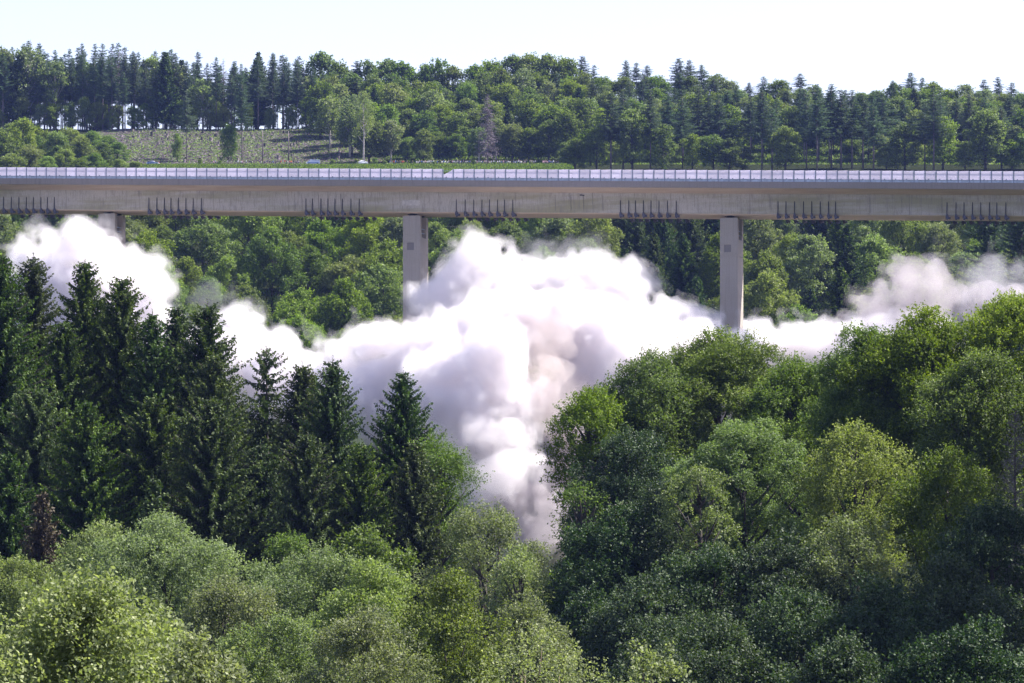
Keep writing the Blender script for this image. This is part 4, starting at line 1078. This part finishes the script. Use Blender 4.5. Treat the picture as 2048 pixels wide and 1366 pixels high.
while px < 1056:
    if 941 < px < 951: px += 3
    PEOPLE.append((px, prng.choice(['white', 'white', 'light grey', 'pale pink', 'navy', 'white', 'black', 'blue']), 0)); px += prng.uniform(2.4, 4.4)
for px in np.arange(1060, 1071, 3.6): PEOPLE.append((px, 'light grey', 0))
for px in np.arange(1086, 1108, 3.0): PEOPLE.append((px, prng.choice(['pale pink', 'white', 'pale pink', 'blue']), 0))
for px in (1112, 1116): PEOPLE.append((px, 'navy', 0))
def pzone(px):
    for a, b in ((460, 'left of the two lone larches'), (520, 'beside the lone larch stems'), (556, 'near the short dead trunks'), (612, 'just left of the van'), (700, 'right of the van'),
                 (830, 'right of the parked white car'), (880, 'over the middle pier'), (930, 'right of the middle pier'), (970, 'left of the dead spruce'), (1010, 'right of the dead spruce'),
                 (1060, 'towards the end of the line'), (9999, 'at the far right end of the line')):
        if px < a: return b
pg = {}
for i, (px, c, _) in enumerate(PEOPLE):
    d = prng.uniform(1395.5, 1402.5); x = (px-1024)*d/F; k = int(prng.integers(3)); tr = int(prng.random() < .3)
    o = link('person', pm[k], None, (x, d, float(G(x, d))+.05)); o.rotation_euler = (0, 0, prng.uniform(-.7, .7)); s = prng.uniform(.93, 1.06); o.scale = (s, s, s)
    o.material_slots[1].link = 'OBJECT'; o.material_slots[1].material = CLM[c]
    o.material_slots[2].link = 'OBJECT'; o.material_slots[2].material = TRM[tr]
    link('hair', hair_me[int(prng.random() < .35)], o)
    tag(o, None, 'person', 'spectators standing along the lane')
    pg.setdefault((c, pzone(px)), []).append((px, o))
for (c, z), l in pg.items():
    l.sort(key=lambda a: a[0])
    for k, (px, o) in enumerate(l):
        o['label'] = ('%sperson in a %s top, standing %s' % ((ORD[k] if k else ('first ' if len(l) > 1 else '')), c, z))

GLASSD = plain('car_glass', (0.02, 0.03, 0.05), .12, spec=.8)
TYRE = plain('tyre_rubber', (0.02, 0.02, 0.02), .9)
LAMP = plain('lamp_lens', (0.7, 0.7, 0.72), .2, spec=.8)
def car(name, px, d, prof, glass, L, wd_, paint, stripe, label, rz):
    x = (px-1024)*d/F
    o = empty(name, (x, d, float(G(x, d))+.05), rz); tag(o, label, 'van' if 'van' in name else 'car')
    def ext(pts, y0, y1, inset=0):
        m = MB(); n = len(pts)
        zs = max(p[1] for p in pts)
        f = lambda z: (0.13 if z > 1.0 else 0)*wd_
        vs = [(a, y0+f(z), z) for a, z in pts]+[(a, y1-f(z), z) for a, z in pts]
        m.add(vs, [tuple(range(n))[::-1], tuple(range(n, 2*n))]+[(i, (i+1) % n, n+(i+1) % n, n+i) for i in range(n)]); return m
    b = ext(prof, -wd_/2, wd_/2).build('body', paint, o)
    bv = b.modifiers.new('b', 'BEVEL'); bv.width = .06; bv.segments = 2
    for q in glass:
        m = MB(); n = len(q)
        for s in (-1, 1):
            y0 = s*(wd_/2-.13*wd_)*1.0+s*.012
            yy = [s*(wd_/2-0.13*wd_*(1 if z > 1.0 else 0))+s*.02 for a, z in q]
            m.add([(a, y, z) for (a, z), y in zip(q, yy)]+[(a, y-s*.03, z) for (a, z), y in zip(q, yy)], [tuple(range(n)), tuple(range(n, 2*n))[::-1]]+[(i, (i+1) % n, n+(i+1) % n, n+i) for i in range(n)])
        m.build('window', GLASSD, o)
    if stripe:
        m = MB()
        for s in (-1, 1): m.box(-L*.44, L*.40, min(s*wd_/2, s*(wd_/2+.015)), max(s*wd_/2, s*(wd_/2+.015)), .62, .86)
        m.build('blue_stripe', stripe, o)
    for a in (-L*.31, L*.31):
        for s in (-1, 1):
            m = MB(); y = s*(wd_/2-.1); m.tube([(a, y-.11, .33), (a, y+.11, .33)], [.33, .33], 14)
            w = m.build('wheel', TYRE, o); m = MB(); m.tube([(a, y-.12, .33), (a, y+.12, .33)], [.19, .19], 10); m.build('rim', RAILM, w)
    for s in (-1, 1):
        m = MB(); m.box(-L/2-.02, -L/2+.12, s*.62-.16, s*.62+.16, .62, .80); m.build('headlight', LAMP, o)
        m = MB(); m.box(L/2-.06, L/2+.02, s*.68-.1, s*.68+.1, .8, 1.1); m.build('tail_light', CLM['red'], o)
    return o
PSIL = plain('silver_paint', (0.52, 0.55, 0.58), .3, .5); PWHT = plain('white_paint', (0.8, 0.8, 0.8), .35); PBLU = plain('blue_paint', (0.05, 0.14, 0.42), .35)
est = [(-2.3, .3), (2.3, .3), (2.33, .95), (2.15, 1.1), (1.9, 1.5), (0.2, 1.52), (-.35, 1.42), (-1.0, 1.0), (-2.1, .85), (-2.33, .6)]
car('parked_car', 306, 1400, [(-a, z) for a, z in est][::-1], [[(-(-.80), 1.02), (-(-.3), 1.38), (.0, 1.42), (.0, 1.02)], [(-.08, 1.02), (-.08, 1.44), (-.95, 1.44), (-.95, 1.02)], [(-1.03, 1.02), (-1.03, 1.43), (-1.78, 1.40), (-1.95, 1.04)]],
    4.6, 1.8, PSIL, PBLU, 'silver and blue parked estate car at the left end of the lane', R_(-8))
van = [(-2.5, .32), (2.5, .32), (2.52, 1.2), (2.42, 1.92), (-.9, 1.95), (-1.35, 1.85), (-2.0, 1.12), (-2.45, 1.0), (-2.55, .6)]
car('police_van', 626, 1399, van, [[(-1.85, 1.14), (-1.3, 1.72), (-1.05, 1.74), (-1.05, 1.14)], [(-.95, 1.14), (-.95, 1.76), (.2, 1.76), (.2, 1.14)], [(.3, 1.14), (.3, 1.76), (1.3, 1.76), (1.3, 1.14)], [(1.4, 1.14), (1.4, 1.76), (2.3, 1.74), (2.38, 1.14)]],
    5.0, 1.9, PSIL, PBLU, 'silver van with blue markings parked on the lane beside the crowd', R_(6))
sed = [(-2.3, .3), (2.3, .3), (2.3, .92), (1.7, 1.02), (1.0, 1.42), (-.2, 1.45), (-1.0, 1.0), (-2.1, .85), (-2.33, .6)]
car('parked_car', 723, 1396, sed, [[(-.85, 1.02), (-.15, 1.38), (.15, 1.38), (.15, 1.02)], [(.23, 1.02), (.23, 1.38), (.95, 1.36), (1.5, 1.04)]], 4.6, 1.8, PWHT, None, 'white car half hidden behind the bare stemmed pale tree', R_(5))

# stumps, cut brush and verge plants
srng = np.random.default_rng(9)
sm = []
for k in range(4):
    m = MB(); n = 8; h = srng.uniform(.5, 1.2)
    r = [.42*srng.uniform(.75, 1.25) for _ in range(n)]
    vs = []
    for zz, f in ((-.2, 1.5), (.15, 1.1), (h, .9)): vs += [(r[i]*f*math.cos(i*6.283/n), r[i]*f*math.sin(i*6.283/n), zz+(srng.uniform(-.12, .12) if zz == h else 0)) for i in range(n)]
    fs = [(a*n+i, a*n+(i+1) % n, (a+1)*n+(i+1) % n, (a+1)*n+i) for a in (0, 1) for i in range(n)]+[tuple(2*n+i for i in range(n))]
    m.add(vs, fs); sm.append(m.mesh('tree_stump', [BARKL if k % 2 else BARK]))
for k in range(85):
    px = srng.uniform(225, 690); d = srng.uniform(1412, 1512); x = (px-1024)*d/F
    o = link('tree_stump', sm[k % 4], None, (x, d, float(G(x, d)))); o.rotation_euler = (0, 0, srng.uniform(0, 6)); s = srng.uniform(.7, 1.4); o.scale = (s, s, s)
    tag(o, 'small dark tree stump left standing on the felled clearing', 'tree stump', 'tree stumps on the felled clearing')
def soup(name, n, xr, yr, size, up, mats, kind='stuff', tintm=.5, hfun=None):
    x = srng.uniform(*xr, n); y = srng.uniform(*yr, n)
    z = G(x, y); s = size*srng.uniform(.4, 1.3, n)
    ax = unit(srng.normal(size=(n, 3))*np.array([1, 1, .25])+np.array([0, 0, up])); u = ax*s[:, None]*.5
    v = unit(np.cross(ax, srng.normal(size=(n, 3))))*(s*.12+.03)[:, None]
    P = np.stack([x, y, z+s*(.3 if up > .5 else .1)], 1)
    V, Fq = diamonds(P, u, v); t = np.clip(tintm+srng.normal(size=n)*.25, 0, 1)
    o = link(name, mesh_np(name, V, Fq, np.repeat(t, 4), mats=[mats])); tag(o, kind=kind); return o
soup('brushwood', 16000, (-155, -52), (1408, 1520), .9, .1, LEAF['brush'])
soup('clearing_weeds', 8000, (-150, -45), (1406, 1520), .9, 1.2, LEAF['fresh'])
soup('verge_grass', 60000, (-200, 22), (1325, 1393), .6, 1.6, LEAF['beech'])
soup('undergrowth', 40000, (-45, 190), (1398, 1470), 1.3, 1.2, LEAF['beech'])
PENDING2 = []
for px, w in ((712, .8), (750, .9), (770, .6), (868, .5), (948, .6), (990, .45), (1062, .5), (400, .7), (440, .6), (665, .7), (1130, 1.0), (1180, 1.1), (1230, 1.0), (1290, 1.2), (1350, .9), (1700, 1.1), (1760, 1.3), (1830, 1.1), (1900, .9), (1990, 1.0)):
    d = 1386+srng.uniform(-2, 4) if px < 1120 else 1408+srng.uniform(-3, 6); x = (px-1024)*d/F
    key = 'ff'; lst, H0, R0 = PROTO[key]; src = [e for e in lst if e[1]][int(srng.integers(sum(e[1] for e in lst)))][0]
    o = copy_tree(src); hh = (3.2*w if px < 1120 else 8.5*w); o.name = 'bush'
    o.location = (x, d, float(G(x, d))-.3); s = hh/H0; o.scale = (s*1.5, s*1.5, s); o.rotation_euler = (0, 0, srng.uniform(0, 6))
    tag(o, None, 'bush', 'bushes along the far lane'); PENDING2.append((px, o))
bz = {}
for px, o in sorted(PENDING2, key=lambda a: a[0]): bz.setdefault((px < 1120, xzone(px)), []).append(o)
for (near_, z), l in bz.items():
    for k, o in enumerate(l): o['label'] = '%s%s, %s' % (ORD[k] if k else ('first ' if len(l) > 1 else ''), 'small bush sticking up above the barrier' if near_ else 'bright young bush at the foot of the wood', z)
# ------------------------------------------------------------------ air
m, nt, out = newmat('haze_air'); v = nt.nodes.new('ShaderNodeVolumePrincipled')
v.inputs['Color'].default_value = (0.30, 0.42, 1.0, 1); v.inputs['Density'].default_value = 0.000028; v.inputs['Anisotropy'].default_value = 0.1
nt.links.new(v.outputs[0], out.inputs['Volume'])
hz = MB(); hz.box(-2600, 2600, -400, 9200, float(min(G(np.array([0.0]), np.array([300.0]))[0], -62))-1, 260)
o = hz.build('haze', m); tag(o, kind='stuff')
